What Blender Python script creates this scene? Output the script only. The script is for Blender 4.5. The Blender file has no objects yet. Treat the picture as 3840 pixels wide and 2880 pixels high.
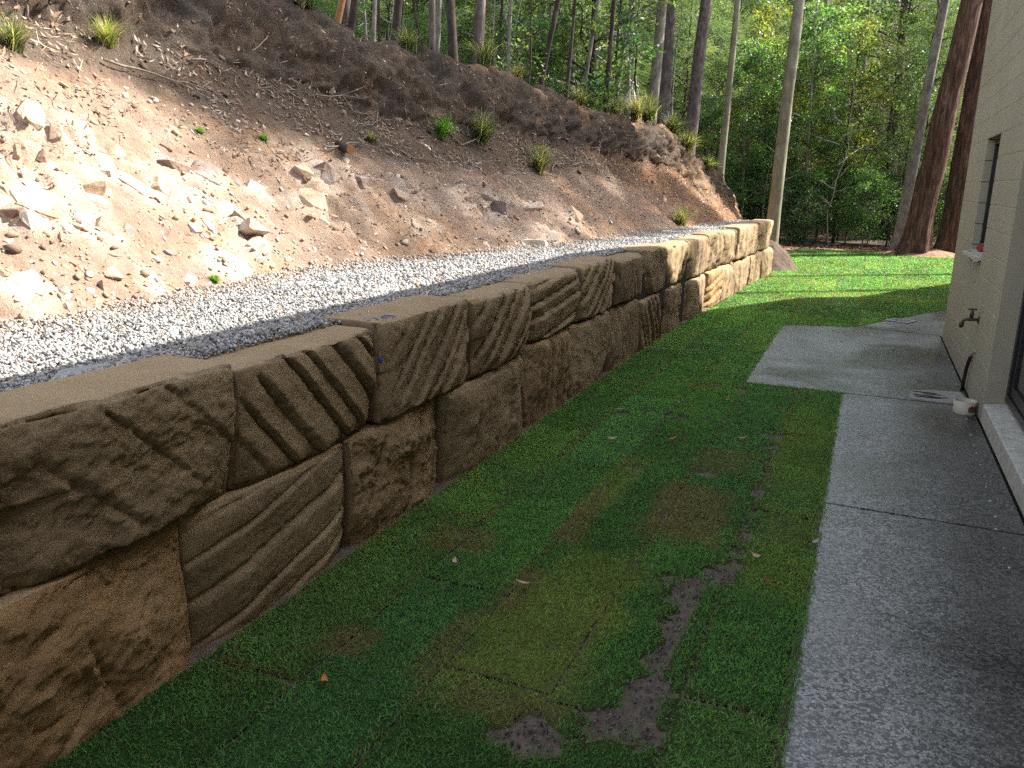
import bpy, bmesh, math, random
import numpy as np
from mathutils import Vector, Matrix

# ------------------------------------------------------------------ camera, sky, sun, exposure
SC = bpy.context.scene
COL = SC.collection
rng = np.random.default_rng(7)
random.seed(7)

CAM_H = 1.72
cam_data = bpy.data.cameras.new('camera')
cam = bpy.data.objects.new('camera', cam_data)
COL.objects.link(cam)
cam_data.sensor_fit = 'HORIZONTAL'
cam_data.sensor_width = 36.0
cam_data.lens = 828.0 / 1024.0 * 36.0
cam_data.clip_start = 0.05
cam_data.clip_end = 600.0
def camera_rotation():
    f = 828.0
    vx, vy, roll = 874.0, 188.0, 0.023
    y = Vector(((vx - 512) / f, -(vy - 384) / f, -1.0)).normalized()
    h = Vector((1, -roll, 0))
    z = h.cross(y).normalized()
    if z.y < 0: z = -z
    x = y.cross(z)
    return Matrix((x, y, z))
cam.matrix_world = Matrix.Translation((0, 0, CAM_H)) @ camera_rotation().to_4x4()
SC.camera = cam

SUN_AZ, SUN_EL = 51.0, 43.0
world = bpy.data.worlds.new('World')
SC.world = world
world.use_nodes = True
wn = world.node_tree.nodes
wl = world.node_tree.links
for n in list(wn): wn.remove(n)
sky = wn.new('ShaderNodeTexSky')
sky.sky_type = 'NISHITA'
sky.sun_disc = False
sky.sun_elevation = math.radians(SUN_EL)
sky.sun_rotation = math.radians(SUN_AZ)
sky.air_density = 1.0
sky.dust_density = 2.0
sky.ozone_density = 1.0
bg = wn.new('ShaderNodeBackground')
bg.inputs['Strength'].default_value = 0.15
wo = wn.new('ShaderNodeOutputWorld')
hs = wn.new('ShaderNodeHueSaturation')          # hazy, less saturated blue
hs.inputs['Saturation'].default_value = 0.55
wl.new(sky.outputs[0], hs.inputs['Color'])
wl.new(hs.outputs[0], bg.inputs[0])
wl.new(bg.outputs[0], wo.inputs[0])

sun_data = bpy.data.lights.new('sun', 'SUN')
sun_data.energy = 5.0
sun_data.angle = math.radians(0.53)
sun_data.color = (1.0, 0.965, 0.9)
sun = bpy.data.objects.new('sun', sun_data)
COL.objects.link(sun)
SUN_DIR = Vector((math.sin(math.radians(SUN_AZ)) * math.cos(math.radians(SUN_EL)),
                  math.cos(math.radians(SUN_AZ)) * math.cos(math.radians(SUN_EL)),
                  math.sin(math.radians(SUN_EL))))
sun.rotation_euler = (-SUN_DIR).to_track_quat('-Z', 'Y').to_euler()
sun.location = (12, 10, 25)

SC.view_settings.view_transform = 'Standard'
SC.view_settings.look = 'None'
SC.view_settings.gamma = 1.0
SC.view_settings.exposure = 1.75
SC.view_settings.use_curve_mapping = False
SC.render.engine = 'CYCLES'
SC.cycles.use_denoising = False
SC.cycles.max_bounces = 6
SC.cycles.diffuse_bounces = 3
SC.cycles.glossy_bounces = 2
SC.cycles.transmission_bounces = 4
SC.cycles.caustics_reflective = False
SC.cycles.caustics_refractive = False

# ------------------------------------------------------------------ noise
_perm = np.random.default_rng(3).permutation(256)
_perm = np.concatenate([_perm, _perm, _perm])
_grad = np.random.default_rng(4).normal(size=(256, 3))
_grad /= np.linalg.norm(_grad, axis=1)[:, None]
def perlin(P):
    P = np.asarray(P, float)
    I = np.floor(P).astype(int)
    f = P - I
    I &= 255
    w = f * f * f * (f * (f * 6 - 15) + 10)
    out = 0
    for dx in (0, 1):
        for dy in (0, 1):
            for dz in (0, 1):
                h = _perm[_perm[_perm[(I[:, 0] + dx) & 255] + ((I[:, 1] + dy) & 255)] + ((I[:, 2] + dz) & 255)]
                d = (_grad[h] * (f - np.array([dx, dy, dz]))).sum(1)
                out = out + d * (w[:, 0] if dx else 1 - w[:, 0]) * (w[:, 1] if dy else 1 - w[:, 1]) * (w[:, 2] if dz else 1 - w[:, 2])
    return out * 1.5
def fbm(P, octv=4, gain=0.5, ridged=False):
    P = np.asarray(P, float)
    a, s, o = 1.0, 0.0, 0.0
    for i in range(octv):
        n = perlin(P * 2.03 ** i + 17.3 * i)
        if ridged: n = 1 - 2 * np.abs(n)
        o = o + a * n
        s += a
        a *= gain
    return o / s
def sm(x, a=0.0, b=1.0):
    t = np.clip((np.asarray(x, float) - a) / (b - a), 0, 1)
    return t * t * (3 - 2 * t)
def xyz(x, y, z):
    x, y, z = np.broadcast_arrays(np.asarray(x, float), np.asarray(y, float), np.asarray(z, float))
    return np.stack([x.ravel(), y.ravel(), z.ravel()], 1)

# ------------------------------------------------------------------ object helpers
def make_mesh(name, V, F, mat=None, col=None, smooth=False):
    """F: (n,3) or (n,4) array; col: per-vertex rgb"""
    V = np.asarray(V, np.float32)
    F = np.asarray(F, np.int32)
    me = bpy.data.meshes.new(name)
    k = F.shape[1]
    me.vertices.add(len(V))
    me.vertices.foreach_set('co', V.ravel())
    me.loops.add(F.size)
    me.loops.foreach_set('vertex_index', F.ravel())
    me.polygons.add(len(F))
    me.polygons.foreach_set('loop_start', np.arange(0, F.size, k, dtype=np.int32))
    me.polygons.foreach_set('loop_total', np.full(len(F), k, np.int32))
    me.update(calc_edges=True)
    if smooth:
        me.polygons.foreach_set('use_smooth', np.ones(len(F), bool))
    if col is not None:
        a = me.color_attributes.new('Col', 'FLOAT_COLOR', 'POINT')
        c = np.ones((len(V), 4), np.float32)
        c[:, :3] = col
        a.data.foreach_set('color', c.ravel())
    if mat is not None:
        me.materials.append(mat)
    return me
def bm_mesh(name, bm, mat=None, smooth=False):
    bmesh.ops.recalc_face_normals(bm, faces=bm.faces)
    me = bpy.data.meshes.new(name)
    bm.to_mesh(me)
    bm.free()
    if smooth:
        for p in me.polygons: p.use_smooth = True
    if mat is not None:
        me.materials.append(mat)
    return me
def add(name, me, parent=None, loc=(0, 0, 0), rot=(0, 0, 0), scale=(1, 1, 1)):
    o = bpy.data.objects.new(name, me)
    COL.objects.link(o)
    o.location = loc
    o.rotation_euler = rot
    o.scale = scale
    if parent is not None:
        o.parent = parent
    return o
def tag(o, label=None, cat=None, group=None, kind=None):
    if label: o['label'] = label
    if cat: o['category'] = cat
    if group: o['group'] = group
    if kind: o['kind'] = kind
    return o
def empty(name, loc=(0, 0, 0), rot=(0, 0, 0)):
    o = add(name, None, None, loc, rot)
    o.empty_display_size = 0.2
    return o
def copy_tree(o, parent=None):
    c = o.copy()
    COL.objects.link(c)
    c.parent = parent
    for ch in [k for k in bpy.data.objects if k.parent == o]:
        copy_tree(ch, c)
    return c
def box_bm(x0, x1, y0, y1, z0, z1, bev=0.0, seg=1, bm=None):
    own = bmesh.new()
    r = bmesh.ops.create_cube(own, size=1.0)
    for v in own.verts:
        v.co = Vector(((x0 + x1) / 2 + v.co.x * (x1 - x0), (y0 + y1) / 2 + v.co.y * (y1 - y0), (z0 + z1) / 2 + v.co.z * (z1 - z0)))
    if bev > 0:
        bmesh.ops.bevel(own, geom=own.edges[:], offset=bev, segments=seg, affect='EDGES', profile=0.7)
    if bm is None: return own
    me = bpy.data.meshes.new('tmp')
    own.to_mesh(me); own.free()
    bm.from_mesh(me)
    bpy.data.meshes.remove(me)
    return bm
def prism_bm(poly, z0, z1, bev=0.0):
    bm = bmesh.new()
    vs = [bm.verts.new((x, y, z0)) for x, y in poly]
    f = bm.faces.new(vs)
    r = bmesh.ops.extrude_face_region(bm, geom=[f])
    for v in [g for g in r['geom'] if isinstance(g, bmesh.types.BMVert)]: v.co.z = z1
    bmesh.ops.recalc_face_normals(bm, faces=bm.faces)
    if bev > 0:
        es = [e for e in bm.edges if all(abs(v.co.z - z1) < 1e-6 for v in e.verts)]
        bmesh.ops.bevel(bm, geom=es, offset=bev, segments=2, affect='EDGES')
    return bm
def tube(path, radii, sides=8, rnd=0.0, caps=True):
    """swept tube, returns V, quads"""
    path = np.asarray(path, float)
    radii = np.asarray(radii, float)
    n = len(path)
    T = np.gradient(path, axis=0)
    T /= np.linalg.norm(T, axis=1)[:, None] + 1e-9
    ref = np.tile(np.array([1.0, 0.13, 0.07]), (n, 1))
    flip = np.abs((T * ref).sum(1)) > 0.93
    if flip.any(): ref[:] = np.array([0.1, 1.0, 0.05])
    A = np.cross(T, ref); A /= np.linalg.norm(A, axis=1)[:, None]
    B = np.cross(T, A)
    th = np.linspace(0, 2 * np.pi, sides, endpoint=False)
    R = radii[:, None] * (1 + rnd * rng.normal(size=(n, sides)))
    V = path[:, None, :] + R[..., None] * (np.cos(th)[None, :, None] * A[:, None, :] + np.sin(th)[None, :, None] * B[:, None, :])
    V = V.reshape(-1, 3)
    i = np.arange(n - 1)[:, None]; j = np.arange(sides)[None, :]
    a = i * sides + j; b = i * sides + (j + 1) % sides
    F = np.stack([a, b, b + sides, a + sides], -1).reshape(-1, 4)
    if caps:
        V = np.vstack([V, path[-1:] + T[-1:] * radii[-1] * 0.4, path[:1]])
        e = len(V) - 2; s = len(V) - 1
        k = np.arange(sides)
        F = np.vstack([F, np.stack([(n - 1) * sides + k, (n - 1) * sides + (k + 1) % sides, np.full(sides, e), np.full(sides, e)], 1)[:0]])
        top = (n - 1) * sides
        for q in range(0, sides, 2):
            F = np.vstack([F, [[top + q, top + (q + 1) % sides, top + (q + 2) % sides, e]]])
            F = np.vstack([F, [[(q + 2) % sides, (q + 1) % sides, q, s]]])
    return V, F
class Acc:
    def __init__(self): self.V = []; self.F = []; self.C = []; self.n = 0
    def add(self, V, F, c=None):
        V = np.asarray(V); F = np.asarray(F)
        self.V.append(V); self.F.append(F + self.n); self.n += len(V)
        if c is not None:
            c = np.asarray(c, float)
            self.C.append(np.tile(c, (len(V), 1)) if c.ndim == 1 else c)
    def mesh(self, name, mat, smooth=False):
        return make_mesh(name, np.vstack(self.V), np.vstack(self.F), mat, np.vstack(self.C) if self.C else None, smooth)

# ------------------------------------------------------------------ materials
class NT:
    def __init__(self, name):
        self.m = bpy.data.materials.new(name)
        self.m.use_nodes = True
        self.t = self.m.node_tree
        self.t.nodes.clear()
        self.out = self.t.nodes.new('ShaderNodeOutputMaterial')
        self.co = self.t.nodes.new('ShaderNodeTexCoord')
        self.geo = self.t.nodes.new('ShaderNodeNewGeometry')
    def n(self, kind, **kw):
        nd = self.t.nodes.new(kind)
        for k, v in kw.items(): setattr(nd, k, v)
        return nd
    def l(self, a, b): self.t.links.new(a, b)
    def obj(self): return self.co.outputs['Object']
    def pos(self): return self.geo.outputs['Position']
    def noise(self, scale, detail=4, rough=0.55, vec=None, dist=0.0):
        nd = self.n('ShaderNodeTexNoise')
        nd.inputs['Scale'].default_value = scale
        nd.inputs['Detail'].default_value = detail
        nd.inputs['Roughness'].default_value = rough
        nd.inputs['Distortion'].default_value = dist
        self.l(vec if vec is not None else self.pos(), nd.inputs['Vector'])
        return nd.outputs['Fac']
    def voro(self, scale, vec=None, feature='F1', out='Distance'):
        nd = self.n('ShaderNodeTexVoronoi', feature=feature)
        nd.inputs['Scale'].default_value = scale
        self.l(vec if vec is not None else self.pos(), nd.inputs['Vector'])
        return nd.outputs[out]
    def ramp(self, fac, stops):
        nd = self.n('ShaderNodeValToRGB')
        el = nd.color_ramp.elements
        while len(el) < len(stops): el.new(0.5)
        for e, (p, c) in zip(el, stops):
            e.position = p
            e.color = (c, c, c, 1) if not hasattr(c, '__len__') else (*c, 1)
        self.l(fac, nd.inputs[0])
        return nd.outputs[0]
    def mix(self, fac, a, b, mode='MIX'):
        nd = self.n('ShaderNodeMix', data_type='RGBA', blend_type=mode)
        for i, v in ((0, fac), (6, a), (7, b)):
            if hasattr(v, 'links') or isinstance(v, bpy.types.NodeSocket): self.l(v, nd.inputs[i])
            elif i == 0: nd.inputs[0].default_value = v
            else: nd.inputs[i].default_value = (*v, 1) if hasattr(v, '__len__') else (v, v, v, 1)
        return nd.outputs[2]
    def math(self, op, a, b=0.5, clamp=False):
        nd = self.n('ShaderNodeMath', operation=op, use_clamp=clamp)
        for i, v in ((0, a), (1, b)):
            if isinstance(v, bpy.types.NodeSocket): self.l(v, nd.inputs[i])
            else: nd.inputs[i].default_value = v
        return nd.outputs[0]
    def attr(self, name='Col'):
        nd = self.n('ShaderNodeAttribute', attribute_name=name)
        return nd.outputs['Color']
    def bump(self, h, strength=0.5, dist=0.01, normal=None):
        nd = self.n('ShaderNodeBump')
        nd.inputs['Strength'].default_value = strength
        nd.inputs['Distance'].default_value = dist
        self.l(h, nd.inputs['Height'])
        if normal is not None: self.l(normal, nd.inputs['Normal'])
        return nd.outputs[0]
    def bsdf(self, color, rough=0.85, spec=0.3, normal=None, metal=0.0):
        nd = self.n('ShaderNodeBsdfPrincipled')
        for key, v in (('Base Color', color), ('Roughness', rough), ('Specular IOR Level', spec), ('Metallic', metal)):
            if isinstance(v, bpy.types.NodeSocket): self.l(v, nd.inputs[key])
            elif hasattr(v, '__len__'): nd.inputs[key].default_value = (*v, 1)
            else: nd.inputs[key].default_value = v
        if normal is not None: self.l(normal, nd.inputs['Normal'])
        return nd.outputs[0]
    def done(self, sh):
        self.l(sh, self.out.inputs[0])
        return self.m

def mat_sandstone():
    t = NT('sandstone')
    p = t.pos()
    big = t.noise(1.7, 5, 0.6)
    oi = t.n('ShaderNodeObjectInfo')
    base = t.ramp(big, [(0.3, (0.235, 0.17, 0.1)), (0.5, (0.315, 0.235, 0.14)), (0.72, (0.4, 0.305, 0.19))])
    warm = t.attr()
    base = t.mix(1.0, base, warm, 'MULTIPLY')
    stain = t.noise(5.5, 6, 0.7)
    base = t.mix(t.ramp(stain, [(0.45, 0.0), (0.72, 0.55)]), base, (0.16, 0.115, 0.075))
    grain = t.noise(140, 3, 0.7)
    base = t.mix(0.35, base, t.ramp(grain, [(0.3, 0.35), (0.7, 1.0)]), 'MULTIPLY')
    h1 = t.noise(45, 6, 0.78)
    h2 = t.noise(210, 3, 0.75)
    hh = t.math('ADD', t.math('MULTIPLY', h1, 1.0), t.math('MULTIPLY', h2, 0.35))
    # sawn tops are smoother than the split faces
    sx = t.n('ShaderNodeSeparateXYZ')
    t.l(t.geo.outputs['True Normal'], sx.inputs[0])
    top = t.ramp(sx.outputs[2], [(0.9, 0.0), (0.97, 1.0)])
    base = t.mix(t.math('MULTIPLY', top, t.ramp(t.noise(4.2, 5, 0.65), [(0.35, 0.25), (0.6, 0.85)])), base, t.mix(t.noise(3, 4), (0.26, 0.19, 0.11), (0.34, 0.255, 0.155)))
    st = t.math('SUBTRACT', 1.0, t.math('MULTIPLY', top, 0.6))
    nb = t.n('ShaderNodeBump')
    nb.inputs['Distance'].default_value = 0.011
    t.l(st, nb.inputs['Strength'])
    t.l(hh, nb.inputs['Height'])
    return t.done(t.bsdf(base, 0.92, 0.15, nb.outputs[0]))

def mat_bank():
    t = NT('bank_soil')
    vc = t.attr()                      # regional soil colour, with the upper bank's shade painted in
    n1 = t.noise(2.2, 6, 0.65)
    n2 = t.noise(14, 6, 0.7)
    n3 = t.noise(75, 4, 0.75)
    c = t.mix(t.ramp(n1, [(0.35, 0.0), (0.65, 0.55)]), vc, t.mix(1.0, vc, (1.25, 0.95, 0.72), 'MULTIPLY'))
    c = t.mix(t.ramp(n2, [(0.42, 0.0), (0.75, 0.6)]), c, t.mix(1.0, c, (0.55, 0.5, 0.48), 'MULTIPLY'))
    c = t.mix(t.ramp(n3, [(0.55, 0.0), (0.72, 0.7)]), c, t.mix(1.0, c, (1.7, 1.65, 1.6), 'MULTIPLY'))
    v = t.voro(60)
    c = t.mix(t.ramp(v, [(0.12, 0.5), (0.3, 0.0)]), c, (0.42, 0.33, 0.24))
    h = t.math('ADD', t.math('MULTIPLY', n2, 1.0), t.math('MULTIPLY', n3, 0.5))
    return t.done(t.bsdf(c, 0.95, 0.1, t.bump(h, 0.9, 0.04)))

def mat_vcol(name, rough=0.9, spec=0.2, bscale=60, bdist=0.006, var=0.5):
    t = NT(name)
    c = t.attr()
    n = t.noise(bscale, 5, 0.65)
    c = t.mix(var, c, t.mix(1.0, c, t.ramp(n, [(0.25, 0.35), (0.75, 1.45)]), 'MULTIPLY'))
    return t.done(t.bsdf(c, rough, spec, t.bump(n, 0.8, bdist)))

def mat_rock():
    t = NT('pale_rock')
    vc = t.attr()
    n1 = t.noise(4.5, 6, 0.65)
    n2 = t.noise(40, 6, 0.7)
    c = t.mix(t.ramp(n1, [(0.42, 0.0), (0.62, 0.8)]), vc, t.mix(1.0, vc, (0.62, 0.5, 0.42), 'MULTIPLY'))
    c = t.mix(t.ramp(n2, [(0.35, 0.45), (0.65, 0.0)]), c, t.mix(1.0, c, (0.5, 0.45, 0.42), 'MULTIPLY'))
    return t.done(t.bsdf(c, 0.9, 0.2, t.bump(t.math('ADD', n1, n2), 0.7, 0.02)))

def mat_gravel():
    t = NT('blue_metal_gravel')
    c = t.attr()
    n = t.noise(170, 3, 0.6)
    c = t.mix(0.5, c, t.mix(1.0, c, t.ramp(n, [(0.25, 0.5), (0.75, 1.3)]), 'MULTIPLY'))
    return t.done(t.bsdf(c, 0.75, 0.3))

def mat_leaf(name, trans=0.35, rough=0.42, spec=0.4):
    t = NT(name)
    c = t.attr()
    pr = t.bsdf(c, rough, spec)
    tr = t.n('ShaderNodeBsdfTranslucent')
    t.l(t.mix(1.0, c, (1.5, 1.55, 0.75), 'MULTIPLY'), tr.inputs[0])
    mx = t.n('ShaderNodeMixShader')
    mx.inputs[0].default_value = trans
    t.l(pr, mx.inputs[1]); t.l(tr.outputs[0], mx.inputs[2])
    return t.done(mx.outputs[0])

def mat_bark(name, c0, c1, c2, vs=1.0, scale=7, depth=0.03):
    t = NT(name)
    mp = t.n('ShaderNodeMapping')
    mp.inputs['Scale'].default_value = (1, 1, vs)
    t.l(t.obj(), mp.inputs[0])
    n = t.noise(scale, 6, 0.7, mp.outputs[0])
    m = t.noise(1.3, 4, 0.6, t.obj())
    c = t.ramp(n, [(0.28, c0), (0.5, c1), (0.72, c2)])
    c = t.mix(t.ramp(m, [(0.4, 0.0), (0.7, 0.6)]), c, t.mix(1.0, c, (0.6, 0.6, 0.62), 'MULTIPLY'))
    return t.done(t.bsdf(c, 0.9, 0.15, t.bump(n, 1.0, depth)))

def mat_concrete():
    t = NT('exposed_concrete')
    p = t.pos()
    big = t.noise(1.1, 5, 0.6)
    mid = t.noise(6, 5, 0.65)
    spk = t.noise(38, 4, 0.85)
    spk2 = t.voro(75)
    c = t.ramp(big, [(0.3, (0.16, 0.16, 0.155)), (0.7, (0.33, 0.327, 0.315))])
    c = t.mix(t.ramp(mid, [(0.4, 0.0), (0.75, 0.5)]), c, (0.115, 0.11, 0.10))
    cov = t.ramp(t.noise(1.7, 4, 0.6), [(0.3, 0.5), (0.6, 1.0)])
    cell = t.n('ShaderNodeSeparateColor')
    t.l(t.voro(85, out='Color'), cell.inputs[0])
    cell2 = t.n('ShaderNodeSeparateColor')
    t.l(t.voro(150, out='Color'), cell2.inputs[0])
    dark = t.ramp(t.math('ADD', cell.outputs[0], t.math('MULTIPLY', t.math('SUBTRACT', mid, 0.5), 0.8)), [(0.40, 0.95), (0.46, 0.0)])
    c = t.mix(t.math('MULTIPLY', cov, dark), c, (0.028, 0.028, 0.028))
    c = t.mix(t.ramp(cell2.outputs[1], [(0.86, 0.0), (0.9, 0.7)]), c, (0.46, 0.45, 0.42))
    c = t.mix(t.ramp(cell2.outputs[0], [(0.20, 0.7), (0.24, 0.0)]), c, (0.04, 0.04, 0.04))
    # brown damp stain along the house side
    sx = t.n('ShaderNodeSeparateXYZ'); t.l(p, sx.inputs[0])
    xx = t.math('ADD', sx.outputs[0], t.math('MULTIPLY', t.math('SUBTRACT', mid, 0.5), 0.9))
    st = t.ramp(xx, [(0.2, 0.0), (0.62, 0.85)])
    c = t.mix(st, c, t.mix(1.0, c, (0.36, 0.34, 0.30), 'MULTIPLY'))
    wet = t.ramp(t.noise(0.85, 3, 0.5, dist=0.6), [(0.5, 0.0), (0.62, 1.0)])      # damp stains
    c = t.mix(t.math('MULTIPLY', wet, 0.75), c, t.mix(1.0, c, (0.42, 0.42, 0.41), 'MULTIPLY'))
    r = t.ramp(t.math('ADD', t.math('MULTIPLY', big, 0.6), t.math('MULTIPLY', spk, 0.4)), [(0.3, 0.28), (0.7, 0.5)])
    r = t.math('SUBTRACT', r, t.math('MULTIPLY', wet, 0.12))
    h = t.math('ADD', spk, t.math('MULTIPLY', spk2, 0.4))
    return t.done(t.bsdf(c, r, 0.6, t.bump(h, 0.3, 0.004)))

def mat_plain(name, c, rough=0.7, spec=0.3, metal=0.0, nscale=25, amt=0.25, bump=0.2, bdist=0.003):
    t = NT(name)
    n = t.noise(nscale, 5, 0.65)
    cc = t.mix(amt, c, t.mix(1.0, c, t.ramp(n, [(0.25, 0.4), (0.75, 1.5)]), 'MULTIPLY'))
    return t.done(t.bsdf(cc, rough, spec, t.bump(n, bump, bdist), metal))

def mat_paintwall():
    t = NT('cream_paint')
    n1 = t.noise(1.2, 5, 0.6); n2 = t.noise(9, 6, 0.7); n3 = t.noise(110, 4, 0.6)
    c = t.mix(t.ramp(n1, [(0.35, 0.0), (0.7, 1.0)]), (0.345, 0.31, 0.22), (0.40, 0.36, 0.26))
    c = t.mix(t.ramp(n2, [(0.52, 0.0), (0.8, 0.5)]), c, (0.27, 0.245, 0.165))
    sx = t.n('ShaderNodeSeparateXYZ'); t.l(t.pos(), sx.inputs[0])
    low = t.math('ADD', sx.outputs[2], t.math('MULTIPLY', n2, 0.5))
    c = t.mix(t.ramp(low, [(0.25, 0.55), (0.62, 0.0)]), c, (0.25, 0.225, 0.165))   # darker towards the foot
    return t.done(t.bsdf(c, 0.75, 0.3, t.bump(t.math('ADD', n3, n2), 0.35, 0.004)))

def mat_turf():
    t = NT('turf_thatch')
    c = t.attr()
    n = t.noise(40, 5, 0.7); n2 = t.noise(160, 3, 0.7)
    c = t.mix(t.ramp(n, [(0.3, 0.0), (0.7, 0.8)]), c, t.mix(1.0, c, (0.55, 0.5, 0.5), 'MULTIPLY'))
    return t.done(t.bsdf(c, 0.95, 0.1, t.bump(n2, 1.0, 0.01)))

M = {
    'sandstone': mat_sandstone(), 'bank': mat_bank(), 'rock': mat_rock(), 'gravel': mat_gravel(),
    'pebble': mat_vcol('soil_pebble', 0.9, 0.2, 90, 0.004, 0.4),
    'litter': mat_vcol('leaf_litter', 0.8, 0.2, 60, 0.002, 0.3),
    'grass': mat_leaf('grass_blade', 0.5, 0.5, 0.3),
    'leaf': mat_leaf('leaf_green', 0.5, 0.42, 0.35),
    'needle': mat_leaf('needle_green', 0.45, 0.55, 0.25),
    'turf': mat_turf(), 'concrete': mat_concrete(), 'paintwall': mat_paintwall(),
    'soil': mat_vcol('dark_soil', 0.95, 0.15, 30, 0.02, 0.7),
    'floor': mat_vcol('forest_litter', 0.95, 0.1, 9, 0.05, 0.8),
    'bark_red': mat_bark('red_bark', (0.02, 0.011, 0.008), (0.11, 0.058, 0.04), (0.30, 0.185, 0.13), 0.12, 18, 0.07),
    'bark_grey': mat_bark('grey_bark', (0.09, 0.075, 0.06), (0.22, 0.19, 0.155), (0.36, 0.32, 0.27), 0.5, 9, 0.015),
    'bark_olive': mat_bark('olive_bark', (0.12, 0.11, 0.07), (0.22, 0.2, 0.135), (0.33, 0.3, 0.21), 0.4, 7, 0.008),
    'bark_purple': mat_bark('purple_brown_bark', (0.05, 0.035, 0.03), (0.13, 0.1, 0.09), (0.25, 0.2, 0.18), 0.35, 14, 0.02),
    'bark_dark': mat_bark('dark_bark', (0.02, 0.016, 0.013), (0.06, 0.047, 0.037), (0.14, 0.115, 0.09), 0.35, 12, 0.02),
    'bark_pale': mat_bark('pale_bark', (0.2, 0.18, 0.15), (0.36, 0.33, 0.28), (0.5, 0.46, 0.4), 0.5, 12, 0.01),
    'black_metal': mat_plain('black_aluminium', (0.012, 0.012, 0.013), 0.35, 0.5, 0.0, 60, 0.2, 0.05),
    'brass': mat_plain('weathered_brass', (0.075, 0.062, 0.04), 0.5, 0.5, 0.7, 80, 0.6, 0.3),
    'black_pipe': mat_plain('black_poly_pipe', (0.013, 0.013, 0.014), 0.45, 0.4),
    'grey_cable': mat_plain('grey_cable', (0.2, 0.2, 0.19), 0.5, 0.4),
    'pvc': mat_plain('cream_pvc', (0.48, 0.43, 0.32), 0.4, 0.45, 0, 14, 0.35, 0.1),
    'rust': mat_plain('brown_stain', (0.15, 0.075, 0.035), 0.9, 0.1, 0, 40, 0.8, 0.6),
    'sill': mat_plain('weathered_sill', (0.5, 0.47, 0.39), 0.85, 0.2, 0, 18, 0.6, 0.5, 0.006),
    'mortar': mat_plain('dried_mortar', (0.3, 0.285, 0.25), 0.9, 0.2, 0, 22, 0.7, 0.6, 0.006),
    'white_speck': mat_plain('white_droplet', (0.5, 0.5, 0.48), 0.4, 0.4),
    'red': mat_plain('red_plastic', (0.3, 0.03, 0.035), 0.4, 0.4, 0, 30, 0.2, 0.05),
    'white': mat_plain('white_plastic', (0.7, 0.69, 0.66), 0.45, 0.4, 0, 30, 0.2, 0.05),
    'steel': mat_plain('grate_steel', (0.33, 0.33, 0.33), 0.45, 0.5, 0.7, 50, 0.4, 0.2),
    'dark_hole': mat_plain('dark_void', (0.008, 0.008, 0.008), 0.9, 0.1),
    'joint': mat_plain('dirty_joint', (0.03, 0.027, 0.022), 0.95, 0.1),
    'roof': mat_plain('roof_sheet', (0.16, 0.16, 0.155), 0.5, 0.4, 0.3),
    'soffit': mat_plain('soffit', (0.5, 0.47, 0.4), 0.8, 0.2),
    'blue': mat_plain('blue_marking_paint', (0.01, 0.06, 0.42), 0.6, 0.3),
    'fabric': mat_plain('geotextile', (0.27, 0.275, 0.27), 0.9, 0.1, 0, 60, 0.4, 0.4),
    'wood': mat_plain('cut_wood', (0.3, 0.15, 0.06), 0.85, 0.2, 0, 30, 0.6, 0.4),
    'stick': mat_plain('dead_stick', (0.23, 0.19, 0.15), 0.9, 0.1, 0, 30, 0.6, 0.4),
}
def mat_glass():
    t = NT('dark_glass')
    return t.done(t.bsdf((0.012, 0.013, 0.014), 0.06, 0.6))
M['glass'] = mat_glass()
# ------------------------------------------------------------------ terrain shape
TOE_Y = [-6, 2.5, 3.45, 5.2, 6.4, 7.4, 9, 10.2, 13.2, 16.5, 18.5, 20, 22, 24, 27, 40]
TOE_X = [-3.5, -3.62, -3.67, -4.0, -3.88, -3.64, -3.27, -3.12, -2.85, -2.55, -2.1, -1.95, -2.1, -2.6, -5, -8]
TOEZ_Y = [-6, 16.5, 17.6, 18.6, 20, 40]
TOEZ_Z = [0.93, 0.93, 0.7, 0.22, 0.0, 0.0]
CR_Y = [-6, 0, 4, 6, 7.9, 8.5, 9.4, 10.2, 11.9, 13.3, 15.1, 17.6, 20.0, 21.4, 22.6, 24, 27, 40]
CR_X = [-8, -7.5, -7.1, -6.8, -6.42, -6.0, -5.74, -5.55, -5.44, -5.07, -4.68, -4.44, -4.04, -3.5, -3.2, -4.2, -7, -10]
CR_Z = [5.0, 4.6, 4.2, 3.95, 3.57, 3.31, 3.22, 3.16, 3.2, 3.0, 2.76, 2.7, 2.37, 1.85, 0.9, 0.6, 0.5, 0.5]
PT = [0, 0.3, 0.55, 0.68, 0.80, 0.90, 1.0]
PA = [0, 0.36, 0.64, 0.77, 0.84, 0.92, 1.0]
PB = [0, 0.27, 0.50, 0.62, 0.82, 0.96, 1.0]
def smooth_interp(y, xs, ys, w=0.35):
    y = np.asarray(y, float)
    return (np.interp(y - w, xs, ys) + np.interp(y, xs, ys) * 2 + np.interp(y + w, xs, ys)) / 4
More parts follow.
